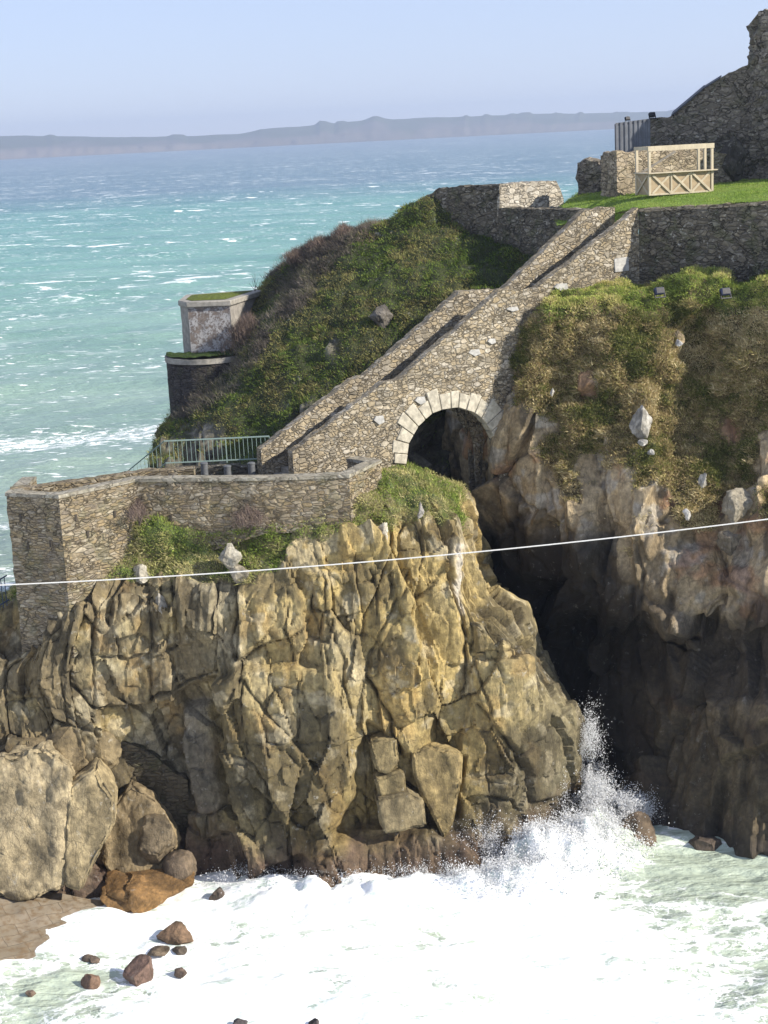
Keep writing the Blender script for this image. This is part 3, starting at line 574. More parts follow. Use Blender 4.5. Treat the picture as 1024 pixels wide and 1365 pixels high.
# voussoirs: long and short by turns, a hand proud of the face
ic = A([iu[1:-1], iz[1:-1]]).T; s = np.concatenate([[0], np.cumsum(np.linalg.norm(np.diff(ic, axis=0), axis=1))]); nv = 17; ed = np.linspace(0, s[-1], nv + 1)
ed[1:-1] += rng.normal(0, .035, nv - 1); cen = A([(a0 + a1) / 2, iz[1] + .25]); lens = [.62, .78, .66, 1.0, .95, .62, .95, .66, .72, .62, .76, .68, .98, 1.1, .7, .98, .6]
for k in range(nv):
    q = []
    for e in (ed[k] + .012, ed[k + 1] - .012):
        p = A([np.interp(e, s, ic[:, 0]), np.interp(e, s, ic[:, 1])]); t0 = A([np.interp(e + .15, s, ic[:, 0]) - np.interp(e - .15, s, ic[:, 0]), np.interp(e + .15, s, ic[:, 1]) - np.interp(e - .15, s, ic[:, 1])])
        nrm = A([-t0[1], t0[0]]); nrm /= np.linalg.norm(nrm); q.append((p, p + nrm * lens[k]))
    cr4 = [q[0][0], q[1][0], q[1][1], q[0][1]]; m = MB(); m.hexa([plane_pt(c_[0], c_[1], -.43) for c_ in cr4] + [plane_pt(c_[0], c_[1], .05 + .02 * rng.random()) for c_ in cr4]); m.build('voussoir', M_vous, bridge, bevel=.025)
pu, pz = prof([(818, 345), (837, 342), (838, 361), (819, 363)], BA[:2]); m = MB(); m.hexa([plane_pt(a, b, -.1) for a, b in zip(pu, pz)] + [plane_pt(a, b, .06) for a, b in zip(pu, pz)])
tag(m.build('plaque', M_plaque, bridge, bevel=.015), 'pale square stone set in the rubble')
# odd larger stones standing proud of the bridge face
for px, py, w, h in ((748, 383, 10, 7), (683, 412, 9, 4), (632, 470, 9, 6), (560, 534, 8, 7), (505, 560, 8, 8), (700, 452, 6, 5), (655, 455, 6, 5)):
    a, b = prof([(px - w, py), (px, py + h * .8), (px + w * .9, py + h * .3), (px + w * .7, py - h * .8), (px - w * .6, py - h * .7)], BA[:2]); n = len(a)
    vs = [plane_pt(i, j, -.05) for i, j in zip(a, b)] + [plane_pt(i * .94 + a.mean() * .06, j * .94 + b.mean() * .06, .07) for i, j in zip(a, b)]
    mk('proud_stone', vs, [tuple(range(n, 2 * n))] + [(i, (i + 1) % n, n + (i + 1) % n, n + i) for i in range(n)], M_plaque, bridge, smooth=False)

# ---- the bastion at the bridge foot
ZW = 15.4
bp = A([PZ(*q, ZW) for q in [(8, 657), (78, 660), (180, 638), (350, 636.5), (465, 632.5), (508, 612.5), (474, 608)]]); print('bastion', bp)
bast = empty('stone_bastion', (bp[2][0], bp[2][1], 13.), 'angular slab built bastion wall with loopholes topping the near cliff', 'wall')
zb_ = [8.8, 9.0, 11.6, 13.2, 13.2, 13.4, 14.0]
bo = bp.copy(); back = P(4, 640, 66); bo = np.vstack([[PZ(3, 652, ZW) + A([.35, 2.2, 0])], bo]); 
wall('wall', bo, ZW - .13, [8.6] + zb_, .5, M_bast, bast, res=.16, nr=38, amp=.03, jit=0, seed=11)
f, b, z, t = path_cols(bo, ZW, ZW - .13, .5, .3); dd = (f - b) / np.linalg.norm(f - b, axis=1, keepdims=True)
wall_mesh('coping', f + dd * .035, b - dd * .03, t - .126, t, M_cope, bast, nr=2, amp=.012, jit=.012, seed=12)
for px, py in ((28, 690), (68, 725), (101, 690), (117, 712), (153, 685), (38, 727), (228, 690)):   # loopholes: dark boxes set in the wall, coloured for the shade inside
    i = 0 if px < 78 else 1 if px < 180 else 2
    a, b2 = bp[i][:2], bp[i + 1][:2]; d2 = (b2 - a) / np.linalg.norm(b2 - a); n2 = A([d2[1], -d2[0]]); r_ = rays(px, py); tt = (a @ n2) / (r_[:2] @ n2); c3 = A([0, 0, H]) + r_ * tt
    m = MB(); w2, h2 = .045, .13; q = [np.append(c3[:2] + d2 * s1 * w2 - n2 * .2, c3[2] + s2 * h2) for s1, s2 in ((-1, -1), (1, -1), (1, 1), (-1, 1))]; m.hexa(q + [p + np.append(n2 * .245, 0) for p in q]); m.build('loophole', M_hole, bast)
pp = A([PZ(*q, ZW) for q in [(14, 652.5), (60, 648), (200, 627.5), (258, 625)]])
par = empty('low_parapet', tuple(pp[1]), 'low sunlit parapet along the seaward edge of the bastion terrace', 'wall')
wall('wall', pp, ZW, 12.5, .5, M_bast, par, nr=14, amp=.03, jit=.02, seed=14)
fl = A([bp[0] + A([.4, .4, 0]), bp[1] + A([0, .45, 0]), bp[2] + A([0, .45, 0]), bp[4] + A([-.3, .45, 0]), bp[5] + A([-.4, .2, 0]), plane_pt(2, 0, -.5), plane_pt(-1, 0, -2), P(348, 630, 66.3), P(228, 632, 67.2), pp[2] + A([0, .3, 0]), pp[1] + A([0, .2, 0])]); fl[:, 2] = 14.35
tag(mk('path', fl, [tuple(range(len(fl)))], M_slab, smooth=False), kind='structure')
lw = pth((228, 631, 67), (262, 632, 66.6), (348, 628, 66.0)); wl = empty('rubble_ledge', tuple(lw[0]), 'low shaded rubble ledge beneath the pale green railing', 'wall'); wall('wall', lw, lw[:, 2] + .25, 13.8, .5, M_dark, wl, nr=8, amp=.05, jit=.05, seed=15)

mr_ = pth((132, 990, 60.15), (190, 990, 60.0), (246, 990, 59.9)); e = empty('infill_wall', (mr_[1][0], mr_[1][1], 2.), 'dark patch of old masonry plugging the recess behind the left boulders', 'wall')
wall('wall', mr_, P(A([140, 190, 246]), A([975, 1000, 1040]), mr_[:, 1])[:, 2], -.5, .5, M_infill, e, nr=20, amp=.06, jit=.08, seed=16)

# ---- railings
rt = [PZ(219, 588, 16.05), PZ(359, 581.5, 16.05)]; rt2 = [rt[0], P(168, 630, 69.5)]
rail = empty('railing', tuple(rt[0] - A([0, 0, 1])), 'pale green metal railing above the low parapet, sloping down at its seaward end', 'railing')
for (a, b), n in ((rt, 24), (rt2, 10)):
    MB().bar(a, b, .05, .05).build('top_rail', M_rail, rail); dz = A([0, 0, .92]); MB().bar(a - dz, b - dz, .045, .04).build('bottom_rail', M_rail, rail)
    for k in range(n + 1):
        if a is rt2[0] and k == 0: continue
        q = a + (b - a) * k / n; big = k in (0, n) or (k == 14 and n == 24); MB().bar(q - A([0, 0, 1.02 if big else .9]), q - A([0, 0, .02]), .042 if big else .02, .042 if big else .02).build('post' if big else 'baluster', M_rail, rail)
q0, q1 = P(-30, 790, 61.5), P(9, 767, 62.4); r2 = empty('railing', tuple(q0 - A([0, 0, 1])), 'dark blue railing at the outer left foot of the bastion', 'railing')
for k in (0, 1.0): MB().bar(q0 - A([0, 0, k]), q1 - A([0, 0, k]), .05, .05).build('top_rail' if k == 0 else 'bottom_rail', M_railb, r2)
for k in range(8): q = q0 + (q1 - q0) * (k + .3) / 8; MB().bar(q - A([0, 0, 1.2]), q, .03, .03).build('baluster', M_railb, r2)
for px, py, Y, lab in ((272, 617, 64.6, 'grey stump post standing farthest from the stairway'), (303, 621, 64.6, 'middle grey stump post, shorter than its neighbours'), (335, 617, 64.6, 'dark grey stump post nearest the foot of the stairway')):
    p = P(px, py, Y); e = empty('stump_post', (p[0], p[1], 14.35), lab, 'post', 'stump posts on the bastion terrace')
    h = p[2] - 14.35; MB().tube([(p[0], p[1], 14.35), (p[0], p[1], p[2] - .04)], [.15, .145], 14).build('shaft', M_post, e); MB().tube([(p[0], p[1], p[2] - .04), (p[0], p[1], p[2]), (p[0], p[1], p[2] + .03)], [.165, .16, .10], 14).build('cap', M_post, e)

# ---- terrace walls of the fort
tw = pth((851, 278, 72.45), (940, 273.5, 70.9), (1024, 268.5, 69.2), (1250, 255.5, 65.0), (1560, 236, 59.2)); e = empty('terrace_wall', (tw[1][0], tw[1][1], 20.5), 'long dark lichen spotted retaining wall under the upper lawn', 'wall')
wall('wall', tw, tw[:, 2] - .14, 18.8, .6, M_dark, e, nr=26, amp=.045, jit=0, seed=21)
f, b, z, t = path_cols(tw, tw[:, 2], 0, .6, .3); wall_mesh('coping', f + A([-.03, -.05]), b, t - .138, t, M_ruin, e, nr=2, amp=.03, jit=.025, seed=22)
lw = pth((664, 277.5, 80.2), (786, 280, 75.0)); e = empty('terrace_wall', (lw[0][0], lw[0][1], 21.), 'dark retaining wall below the white masonry, running behind the bridge head', 'wall')
wall('wall', lw, lw[:, 2], 19.5, .9, M_dark, e, nr=18, amp=.05, jit=.03, seed=23)
tp = pth((450, 322, 84.4), (515, 297, 83.6), (556, 270, 83.0), (585, 250, 82.2), (666, 246.5, 80.25)); e = empty('fort_wall', (tp[3][0], tp[3][1], 22.), 'dark corner bastion of the fort, its long wing stepping down the hill shoulder', 'wall')
wall('wall', tp, tp[:, 2] + A([0, 0, 0, .0, .0]), tp[:, 2] - A([1.6, 1.8, 2.6, 4.2, 4.6]), .8, M_dark, e, nr=22, amp=.06, jit=.06, seed=24)
wp = pth((665.5, 246.5, 80.25), (742, 240, 82.6), (752, 268, 82.9)); wp[2][2] = wp[1][2] - 1.0; e = empty('fort_wall', (wp[0][0], wp[0][1], 24.), 'white squared masonry of the sunlit fort corner', 'wall')
wall('wall', wp, [wp[0][2], wp[1][2], wp[2][2]], wp[0][2] - 1.5, .8, M_pale, e, nr=12, amp=.03, jit=.05, seed=25)

# ---- ruin, shed, keep
rp = pth((800, 205, 80.9), (822, 203, 79.4), (850, 204, 80.1), (880, 199, 80.9), (915, 197, 81.8), (940, 200, 82.4), (985, 208, 83.4)); e = empty('ruined_wall', (rp[1][0], rp[1][1], 24.5), 'broken pale stone wall standing behind the timber stall', 'wall')
wall('wall', rp, rp[:, 2], 23.6, .6, M_ruin, e, nr=16, amp=.06, jit=.09, seed=31)
sp_ = pth((770, 214, 83.5), (782, 211, 83.0), (803, 217, 82.4)); e = empty('wall_stump', (sp_[1][0], sp_[1][1], 24.), 'crumbling dark wall stump at the seaward edge of the lawn', 'wall'); wall('wall', sp_, sp_[:, 2], 23.0, .8, M_keep, e, nr=12, amp=.14, jit=.12, seed=32)
a, b = P(820.5, 164, 84.6), P(867, 158, 84.9); e = empty('sheet_screen', (a[0], a[1], 25.), 'dull grey ribbed metal sheet screen left of the dark keep wall', 'screen')
d = (b - a); n = 61; V = []
for k in range(n):
    s_ = k / (n - 1); w2 = .022 * (1 if (k // 4) % 2 else -1); p = a + d * s_; V += [(p[0], p[1] + w2, 24.), (p[0], p[1] + w2, p[2])]
mk('ribbed_panel', V, [(2 * k, 2 * k + 2, 2 * k + 3, 2 * k + 1) for k in range(n - 1)], M_sheet, e, smooth=False)
for s_ in (.02, .52, .98): p = a + d * s_; MB().box(p[0] - .05, p[0] + .05, p[1] + .12, p[1] + .22, 24., p[2] - .05).build('post', M_slate, e)
MB().bar(a + A([0, .1, -.1]), b + A([0, .1, -.1]), .1, .16).build('top_rail', M_slate, e)
kp = pth((866, 157, 87.5), (892, 156, 87.0), (899, 151, 86.8), (940, 116, 86.0), (962, 102, 85.6), (1004, 82, 84.8)); e = empty('keep_wall', (kp[1][0], kp[1][1], 25.), 'tall dark gable wall of the fort with a slate edged slope', 'building')
wall('wall', kp, kp[:, 2] - .02, 23.5, .8, M_keep, e, nr=34, amp=.05, jit=.02, seed=33)
MB().bar(kp[2] + A([-.05, .3, -.02]), kp[3] + A([0, .3, .0]), .07, .8).bar(kp[3] + A([0, .3, -.01]), kp[4] + A([.0, .3, -.02]), .06, .76).build('slate_edge', M_slate, e)
kt = pth((1003, 30, 84.2), (1010, 18, 84.0), (1024, 12, 83.4), (1100, 0, 81.6), (1350, -10, 76.5)); e = empty('keep_tower', (kt[0][0], kt[0][1], 25.), 'weathered dark stone tower rising at the right edge above the gable', 'tower')
wall('wall', np.vstack([kt[:1] + A([.5, 2.5, 0]), kt]), [kt[0][2] - .2, *kt[:, 2]], 23.0, 1.2, M_keep, e, nr=50, amp=.17, jit=.15, seed=34)

# ---- lower tower and whitewashed turret
tc = P(277, 470, 82.3); zc = P(222, 474, 82)[2]; e = empty('round_tower', (tc[0], tc[1], 13.), 'dark brick round tower below the whitewashed turret', 'tower')
th = np.linspace(math.radians(175), math.radians(365), 60); R0 = 2.12; f = tc[:2] + np.stack([np.cos(th), np.sin(th)], 1) * R0
wall_mesh('wall', f, tc[:2] + (f - tc[:2]) * .7, zc - 6 + 0 * th, zc - .12 + 0 * th, M_tower, e, nr=26, amp=.015, jit=0, seed=41)
f2 = tc[:2] + (f - tc[:2]) * 1.035; wall_mesh('coping', f2, tc[:2] + (f - tc[:2]) * .3, zc - .3 + 0 * th, zc - .05 + 0 * th, M_slab, e, nr=3, amp=.02, jit=.02, seed=42)
mp = np.concatenate([np.append(f2 * .97 + tc[:2] * .03, np.full((60, 1), zc - .04), 1)]); V = []; 
for r_ in np.linspace(1.0, .3, 8): V.append(np.column_stack([tc[:2] + (f - tc[:2]) * r_, zc + .08 + .08 * fbm(np.column_stack([f * r_ * 2, 0 * th]), 2, 5)]))
VG = A(V); g = mk('moss_cap', VG.reshape(-1, 3), gridF(8, 60), M_soil, e, col=col3((.045, .075, .02), (8, 60)).reshape(-1, 3))
tq = A([P(352, 399, 87), P(306, 401, 82.0), P(250, 402, 82.1), P(240, 401, 83.2), P(250, 398, 86)])[::-1]; zt_ = P(250, 402, 82.1)[2]; tq[:, 2] = zt_
e = empty('turret', (tq[1][0], tq[1][1], zc), 'peeling whitewashed turret with a flat mossy roof above the sea', 'building')
wall('wall', tq[[0, 1, 2]], zt_ - .3, zc - .2, .3, M_turret, e, nr=10, amp=.02, jit=0, seed=43); wall('whitewashed_face', tq[[2, 3]] + A([0, -.0, 0]), zt_ - .3, zc - .2, .3, M_wash, e, nr=10, amp=.02, jit=0, caps=(1, 1), seed=44); wall('wall', tq[[3, 4]], zt_ - .3, zc - .2, .3, M_turret, e, nr=10, amp=.02, jit=0, seed=45)
ctr = tq[:, :2].mean(0); rim = ctr + (tq[:, :2] - ctr) * 1.07; m = MB(); n = 5
m.v = [(*p, zt_ - .3) for p in rim] + [(*p, zt_ - .02) for p in rim]; m.f = [tuple(range(n))[::-1], tuple(range(n, 2 * n))] + [(i, (i + 1) % n, n + (i + 1) % n, n + i) for i in range(n)]; m.build('roof_slab', M_slab, e, bevel=.04)
rm = ctr + (tq[:, :2] - ctr) * .8; k = [(*p, zt_ + .0) for p in rm] + [(*(ctr + (p - ctr) * .6), zt_ + .07) for p in rm]
mk('moss_patch', k, [tuple(range(n, 2 * n))] + [(i, (i + 1) % n, n + (i + 1) % n, n + i) for i in range(n)], M_soil, e, col=col3((.13, .16, .03), (2 * n,)), smooth=False)
sg = P(341, 396, 86.2); e = empty('bare_sapling', tuple(sg), 'thin leafless sapling standing at the landward end of the turret roof', 'sapling')
MB().tube([sg - A([0, 0, .2]), sg + A([.0, 0, .5]), sg + A([.04, 0, 1.25])], [.025, .018, .006], 5).build('stem', M_twigbark, e)
for a_, b_ in (((0, 0, .3), (-.3, 0, .75)), ((0, 0, .45), (.2, .1, 1.0)), ((0, 0, .2), (-.15, .1, .95)), ((.02, 0, .7), (-.1, 0, 1.15))): MB().tube([sg + A(a_), sg + A(b_)], [.014, .004], 4).build('branch', M_twigbark, e)

# ---- timber stall on the lawn
o0 = P(866, 260, 76.0); o1 = P(949, 253, 77.0); rz = math.atan2(*(o1 - o0)[1::-1]); W_, Dp, Hh, Hc = float(np.linalg.norm((o1 - o0)[:2])), 1.25, 2.2, .98
st = empty('timber_stall', (o0[0], o0[1], o0[2] - .03), 'open pale timber stall frame with a cross braced counter on the lawn', 'stall', rz=rz)
for x_, y_ in ((0, 0), (W_, 0), (0, Dp), (W_, Dp), (W_, Dp * .52)): MB().box(x_ - .06, x_ + .06, y_ - .06, y_ + .06, 0, Hh).build('post', M_wood, st, True, bevel=.006)
MB().box(-.09, W_ + .09, -.085, -.045, Hh - .2, Hh + .02).build('top_rail', M_wood, st, True); MB().box(-.09, W_ + .09, Dp + .062, Dp + .1, Hh - .16, Hh).build('top_rail', M_wood, st, True)
for x_ in (-.063, W_ + .063): MB().box(x_ - .02, x_ + .02, -.04, Dp + .06, Hh - .15, Hh + .01).build('top_rail', M_wood, st, True)
MB().box(-.14, W_ + .2, -.22, .30, Hc, Hc + .05).build('counter', M_wood, st, True, bevel=.006); MB().box(-.14, .25, .302, Dp + .05, Hc, Hc + .05).build('side_counter', M_wood, st, True, bevel=.006)
MB().box(.062, W_ - .062, -.02, .0, .03, Hc - .003).build('front_panel', M_ply, st, True); MB().box(-.02, .0, .062, Dp - .062, .03, Hc - .003).build('side_panel', M_ply, st, True)
for k in range(3):
    a_, b_ = .08 + (W_ - .16) * k / 3, .08 + (W_ - .16) * (k + 1) / 3
    if k: MB().box(a_ - .04, a_ + .04, -.062, -.022, .05, Hc - .02).build('batten', M_wood, st, True)
    MB().bar((a_ + .05, -.04, .08), (b_ - .05, -.04, Hc - .06), .10, .03).build('brace', M_wood, st, True); MB().bar((a_ + .05, -.072, Hc - .06), (b_ - .05, -.072, .08), .10, .03).build('brace', M_wood, st, True)
MB().bar((-.035, .1, .08), (-.035, Dp - .1, Hc - .08), .09, .025, (1, 0, 0)).build('brace', M_wood, st, True); MB().bar((-.062, .1, Hc - .08), (-.062, Dp - .1, .08), .09, .025, (1, 0, 0)).build('brace', M_wood, st, True)
MB().box(.06, W_ - .06, -.058, -.022, .0, .08).build('kick_board', M_wood, st, True)
# grey bar standing in for the top beam's shadow on the wall behind
MB().bar((.3, Dp + .04, Hc + .05), (W_ * .63, Dp + .04, Hh - .3), .09, .04).build('shadow_bar', M_shadow_bar, st, True)

# ---- floodlights
def flood(px, py, Y, s, lab, mat, name='floodlight', grp='navy floodlights on the grass'):
    p = P(px, py, Y); e = empty(name, tuple(p - A([0, 0, s * .5])), lab, 'floodlight', grp)
    MB().box(-s * .5, s * .5, -s * .28, s * .30, s * .25, s * .95).build('housing', mat, e, True, bevel=s * .08); MB().box(-s * .42, s * .42, -s * .34, -s * .282, s * .32, s * .88).build('glass', M_black, e, True)
    MB().box(-s * .58, -s * .51, -s * .08, s * .08, 0, s * .7).box(s * .51, s * .58, -s * .08, s * .08, 0, s * .7).box(-s * .58, s * .58, -s * .1, s * .1, -s * .1, s * .0).build('bracket', M_black, e, True); e.rotation_euler = (math.radians(-20), 0, .3); return e
flood(880, 389, 68.2, .42, 'navy floodlight on the grass nearer the bridge', M_lamp); flood(968, 390, 67.3, .42, 'navy floodlight on the grass farther from the bridge', M_lamp)
flood(870, 153.5, 87.2, .34, 'small black spotlight perched on the low end of the keep wall', M_black, 'spotlight', 'black spotlights on the skyline'); flood(837, 158.5, 84.9, .26, 'tiny black spotlight above the ribbed metal screen', M_black, 'spotlight', 'black spotlights on the skyline')

# ---- rope across the view
n = 60; t = np.linspace(-.9, 1.9, n); cx_ = 1024 * t; cy_ = 780 - 88 * t + 44 * t * (1 - t)
cb = MB().tube([P(a_, b_, 30) for a_, b_ in zip(cx_, cy_)], .0125, 8).build('rope', M_cable, None, sharp=80); tag(cb, 'taut white rope stretched across the cove in front of the cliffs', 'rope')
# ------------------------------------------------------------------ boulders
from mathutils import noise as _mn
bm_ = bmesh.new(); bmesh.ops.create_icosphere(bm_, subdivisions=5, radius=1); bm_.verts.ensure_lookup_table()
ICO = A([v.co[:] for v in bm_.verts]); ICOF = A([[v.index for v in f.verts] for f in bm_.faces]); bm_.free()
def boulder(label, px, py, Y, w, h, dep, seed, base=OCH, mat=None, rot=0., facets=13, flute=0., group=None, name='boulder', rough=.05, sink=.25, flat=.42, c2=None):
    """px, py: middle of its foot; w, h pixels wide and high; dep: metres deep"""
    s = Y / F_PX; p = P(px, py, Y); V = ICO.copy(); r = np.random.default_rng(seed)
    for k in range(facets):
        n = r.normal(0, 1, 3) * A([1, 1, .8]); n /= np.linalg.norm(n); d = r.uniform(flat, flat + .34); e = V @ n - d; V = V - np.clip(e, 0, None)[:, None] * n * .93
    V /= np.abs(V).max(0); c_, s_ = math.cos(rot), math.sin(rot); V = np.stack([V[:, 0] * c_ - V[:, 2] * s_, V[:, 1], V[:, 0] * s_ + V[:, 2] * c_], 1); V /= np.abs(V).max(0)
    V = V * A([w * s / 2, dep / 2, h * s * (1 + sink) / 2]); sz = w * s; 
    V = V + ICO * (rough * sz * (fbm(V * 2.2 / max(sz, .5) + seed, 5, seed) * .8 + .5 * (np.abs(fbm(V * 5 / max(sz, .5) + seed, 3, seed + 2)) - .3)))[:, None]
    F1, F2, Rr_, O_ = cells((V[:, 0] + .35 * V[:, 2] + .3 * V[:, 1]) / (.34 * sz) + 50 + .5 * fbm(V / sz * 2, 3, seed), V[:, 2] / (.55 * sz) + 50 + .3 * V[:, 0] / sz, seed + 33, 3.)
    e_ = F2 - F1; V = V + (w > 58) * ICO * (sz * (.045 * (Rr_[:, 0] - .5) + .07 * O_[:, 0] * (Rr_[:, 1] - .5) - .03 * np.exp(-(e_ / .07) ** 2)))[:, None]
    if flute: V = V - ICO * (flute * (np.abs(fbm(np.stack([V[:, 0] * 2.6 + .5 * V[:, 2], V[:, 1] * 2, V[:, 2] * .55], -1), 4, seed + 50))))[:, None]
    V = V + p + A([0, dep * .15, h * s * (1 - sink) / 2])
    t = fbm(V * 1.5, 4, seed + 9); cl = mixc(col3(base, t.shape), col3(c2 or tuple(x * .55 for x in base), t.shape), sstep(-.1, .6, t))
    o = mk(name, V, ICOF, mat or M_boulder, col=cl, sharp=30); return tag(o, label, 'rock', group)
def slabrock(label, front, Y, dep, seed, base=OCH, tilt=.25, grp=None, amp=.07):
    """angular block: traced front face, given its own thickness, bevelled and weathered"""
    f = A([P(a_, b_, Y - .0) for a_, b_ in front]); f[:, 1] += (f[:, 2] - f[:, 2].min()) * tilt; ctr = f.mean(0); b = ctr + (f - ctr) * .9 + A([-.15, dep, 0]); n = len(f)
    bm = bmesh.new(); v = [bm.verts.new(p) for p in np.vstack([f, b])]; bm.faces.new(v[:n]); bm.faces.new(v[n:][::-1])
    for i in range(n): bm.faces.new((v[i], v[n + i], v[n + (i + 1) % n], v[(i + 1) % n]))
    bmesh.ops.recalc_face_normals(bm, faces=bm.faces); bmesh.ops.bevel(bm, geom=list(bm.edges), offset=.09, segments=2, affect='EDGES'); bmesh.ops.triangulate(bm, faces=bm.faces)
    for _ in range(4): bmesh.ops.subdivide_edges(bm, edges=[e for e in bm.edges if e.calc_length() > .13], cuts=1); bmesh.ops.triangulate(bm, faces=bm.faces)
    bm.normal_update(); V = A([q.co[:] for q in bm.verts]); N = A([q.normal[:] for q in bm.verts]); bm.verts.index_update(); Fq = A([[q.index for q in ff.verts] for ff in bm.faces]); bm.free()
    V = V + N * (amp * fbm(V * A([1.8, 1.4, .9]) + seed, 5, seed) - (.05 if amp < .1 else .09) * np.exp(-(fbm(V * A([.9, .9, .5]) + seed, 3, seed + 3) / .05) ** 2))[:, None]; t = fbm(V * 1.4, 4, seed)
    o = mk('boulder', V, Fq, M_rock, col=mixc(col3(base, t.shape), col3(tuple(x * .6 for x in base), t.shape), sstep(-.1, .5, t))); return tag(o, label, 'rock', grp)
GR2 = (.30, .235, .115)
slabrock('tall wedge boulder tapering downward in the middle of the cliff foot', [(548, 1012), (575, 1006), (618, 1016), (617, 1050), (606, 1100), (592, 1122), (572, 1085), (552, 1045)], 57.6, 1.3, 5, (.35, .265, .12))
slabrock('square tilted block lodged left of the wedge boulder', [(501, 1070), (545, 1062), (566, 1072), (570, 1104), (512, 1112), (505, 1095)], 57.1, 1.2, 6, (.25, .20, .11))
slabrock('small upright block above the square tilted block', [(498, 1040), (540, 1032), (542, 1058), (506, 1066)], 57.7, 1.0, 7, GR2)
slabrock('narrow block under the dark crack, top of the boulder pile', [(490, 992), (530, 988), (534, 1020), (520, 1034), (502, 1030)], 58.0, .9, 8, GR2)
# left foot of the near cliff
LB = (.37, .30, .19)
slabrock('big fluted tan slab at the left edge above the slipway', [(-90, 1060), (-20, 1034), (45, 1022), (84, 1046), (90, 1100), (84, 1150), (88, 1184), (40, 1200), (-90, 1194)], 55.9, 3.2, 21, (.40, .325, .195), tilt=.36, amp=.2)
slabrock('smooth angular slab right of the big fluted one', [(84, 1066), (118, 1046), (146, 1082), (150, 1110), (134, 1140), (108, 1188), (84, 1184), (80, 1110)], 55.9, 2.2, 22, (.37, .295, .165), tilt=.36, amp=.07)
slabrock('brown layered rock shelf leaning behind the smooth angular slab', [(140, 1098), (168, 1064), (205, 1086), (236, 1138), (228, 1172), (150, 1172), (128, 1150)], 57.6, 1.8, 23, (.25, .19, .105), tilt=.4, amp=.16)
boulder('wet orange brown rock sloping into the foam', 185, 1200, 56.6, 150, 42, 2.6, 24, (.27, .155, .06), rot=-.15, rough=.05)
boulder('dark rounded rock beside the foam at the foot of the recess', 244, 1180, 57.6, 56, 50, 1.6, 25, (.16, .12, .08), rot=-.4)
boulder('craggy rock leaning over the orange shelf', 212, 1150, 58.0, 64, 70, 1.8, 26, (.20, .155, .095), rot=-.7, rough=.035, facets=15, mat=M_rock)
boulder('long angular outcrop under the bastion at the left edge', 40, 1050, 59.2, 210, 110, 3.4, 27, (.22, .17, .095), mat=M_rock, rot=-.28, facets=12, rough=.06)
boulder('cracked shoulder of rock below the bastion corner', 120, 1020, 59.6, 90, 70, 2., 28, (.23, .18, .10), mat=M_rock, rot=-.4)
# rocks in the surf
for i, (lab, px, py, w, h, c_) in enumerate((('angular wet rock on its own in the surf, upper of the two largest', 233, 1256, 58, 24, (.20, .13, .08)), ('brown pointed rock in the surf, lower of the two largest', 187, 1306, 50, 34, (.17, .11, .085)), ('low rock awash left of the brown pointed rock', 120, 1314, 32, 18, (.19, .12, .08)), ('small flat rock just right of the brown pointed rock', 238, 1301, 24, 9, (.18, .13, .10)), ('small dark rock in foam right of the orange shelf', 291, 1196, 28, 14, (.13, .10, .08)),
        ('thin rock sliver breaking the foam below the upper surf rock', 208, 1272, 40, 7, (.17, .13, .09)), ('thin dark rock line beside the sliver in the foam', 240, 1270, 26, 6, (.16, .13, .10)), ('tiny rock tip lowest on the left in the foam', 42, 1326, 18, 7, (.17, .12, .09)), ('dark rock tip at the bottom edge, left of two', 318, 1366, 26, 9, (.08, .07, .07)), ('dark rock tip at the bottom edge, right of two', 420, 1366, 20, 9, (.08, .07, .07)), ('flat rock strip awash above the low rock', 122, 1281, 30, 6, (.16, .12, .09)))):
    Y = float(PZ(px, py, 0)[1]); boulder(lab, px, py, Y, w, h, w * Y / F_PX * .9, 40 + i, c_, name='sea_rock', group='rocks awash in the cove', sink=.7, rough=.05, facets=11)
boulder('large brown rock half hidden by the wave burst at the chasm mouth', 846, 1142, 59.3, 80, 66, 1.6, 61, (.17, .125, .085), name='sea_rock', group='rocks at the chasm mouth', rot=-.5)
boulder('low black rock between the wave burst and the long slanting rock', 889, 1129, 60.2, 32, 15, 1., 62, (.05, .042, .04), name='sea_rock', group='rocks at the chasm mouth', sink=.5)
boulder('long slanting wet rock at the foot of the dark headland', 941, 1144, 59.0, 58, 34, 1.5, 63, (.11, .085, .065), name='sea_rock', group='rocks at the chasm mouth', rot=-.4, sink=.4)
boulder('small rock behind the low black rock in the chasm', 862, 1104, 62, 40, 24, 1.2, 64, (.06, .05, .045), name='sea_rock', group='rocks at the chasm mouth', sink=.4)
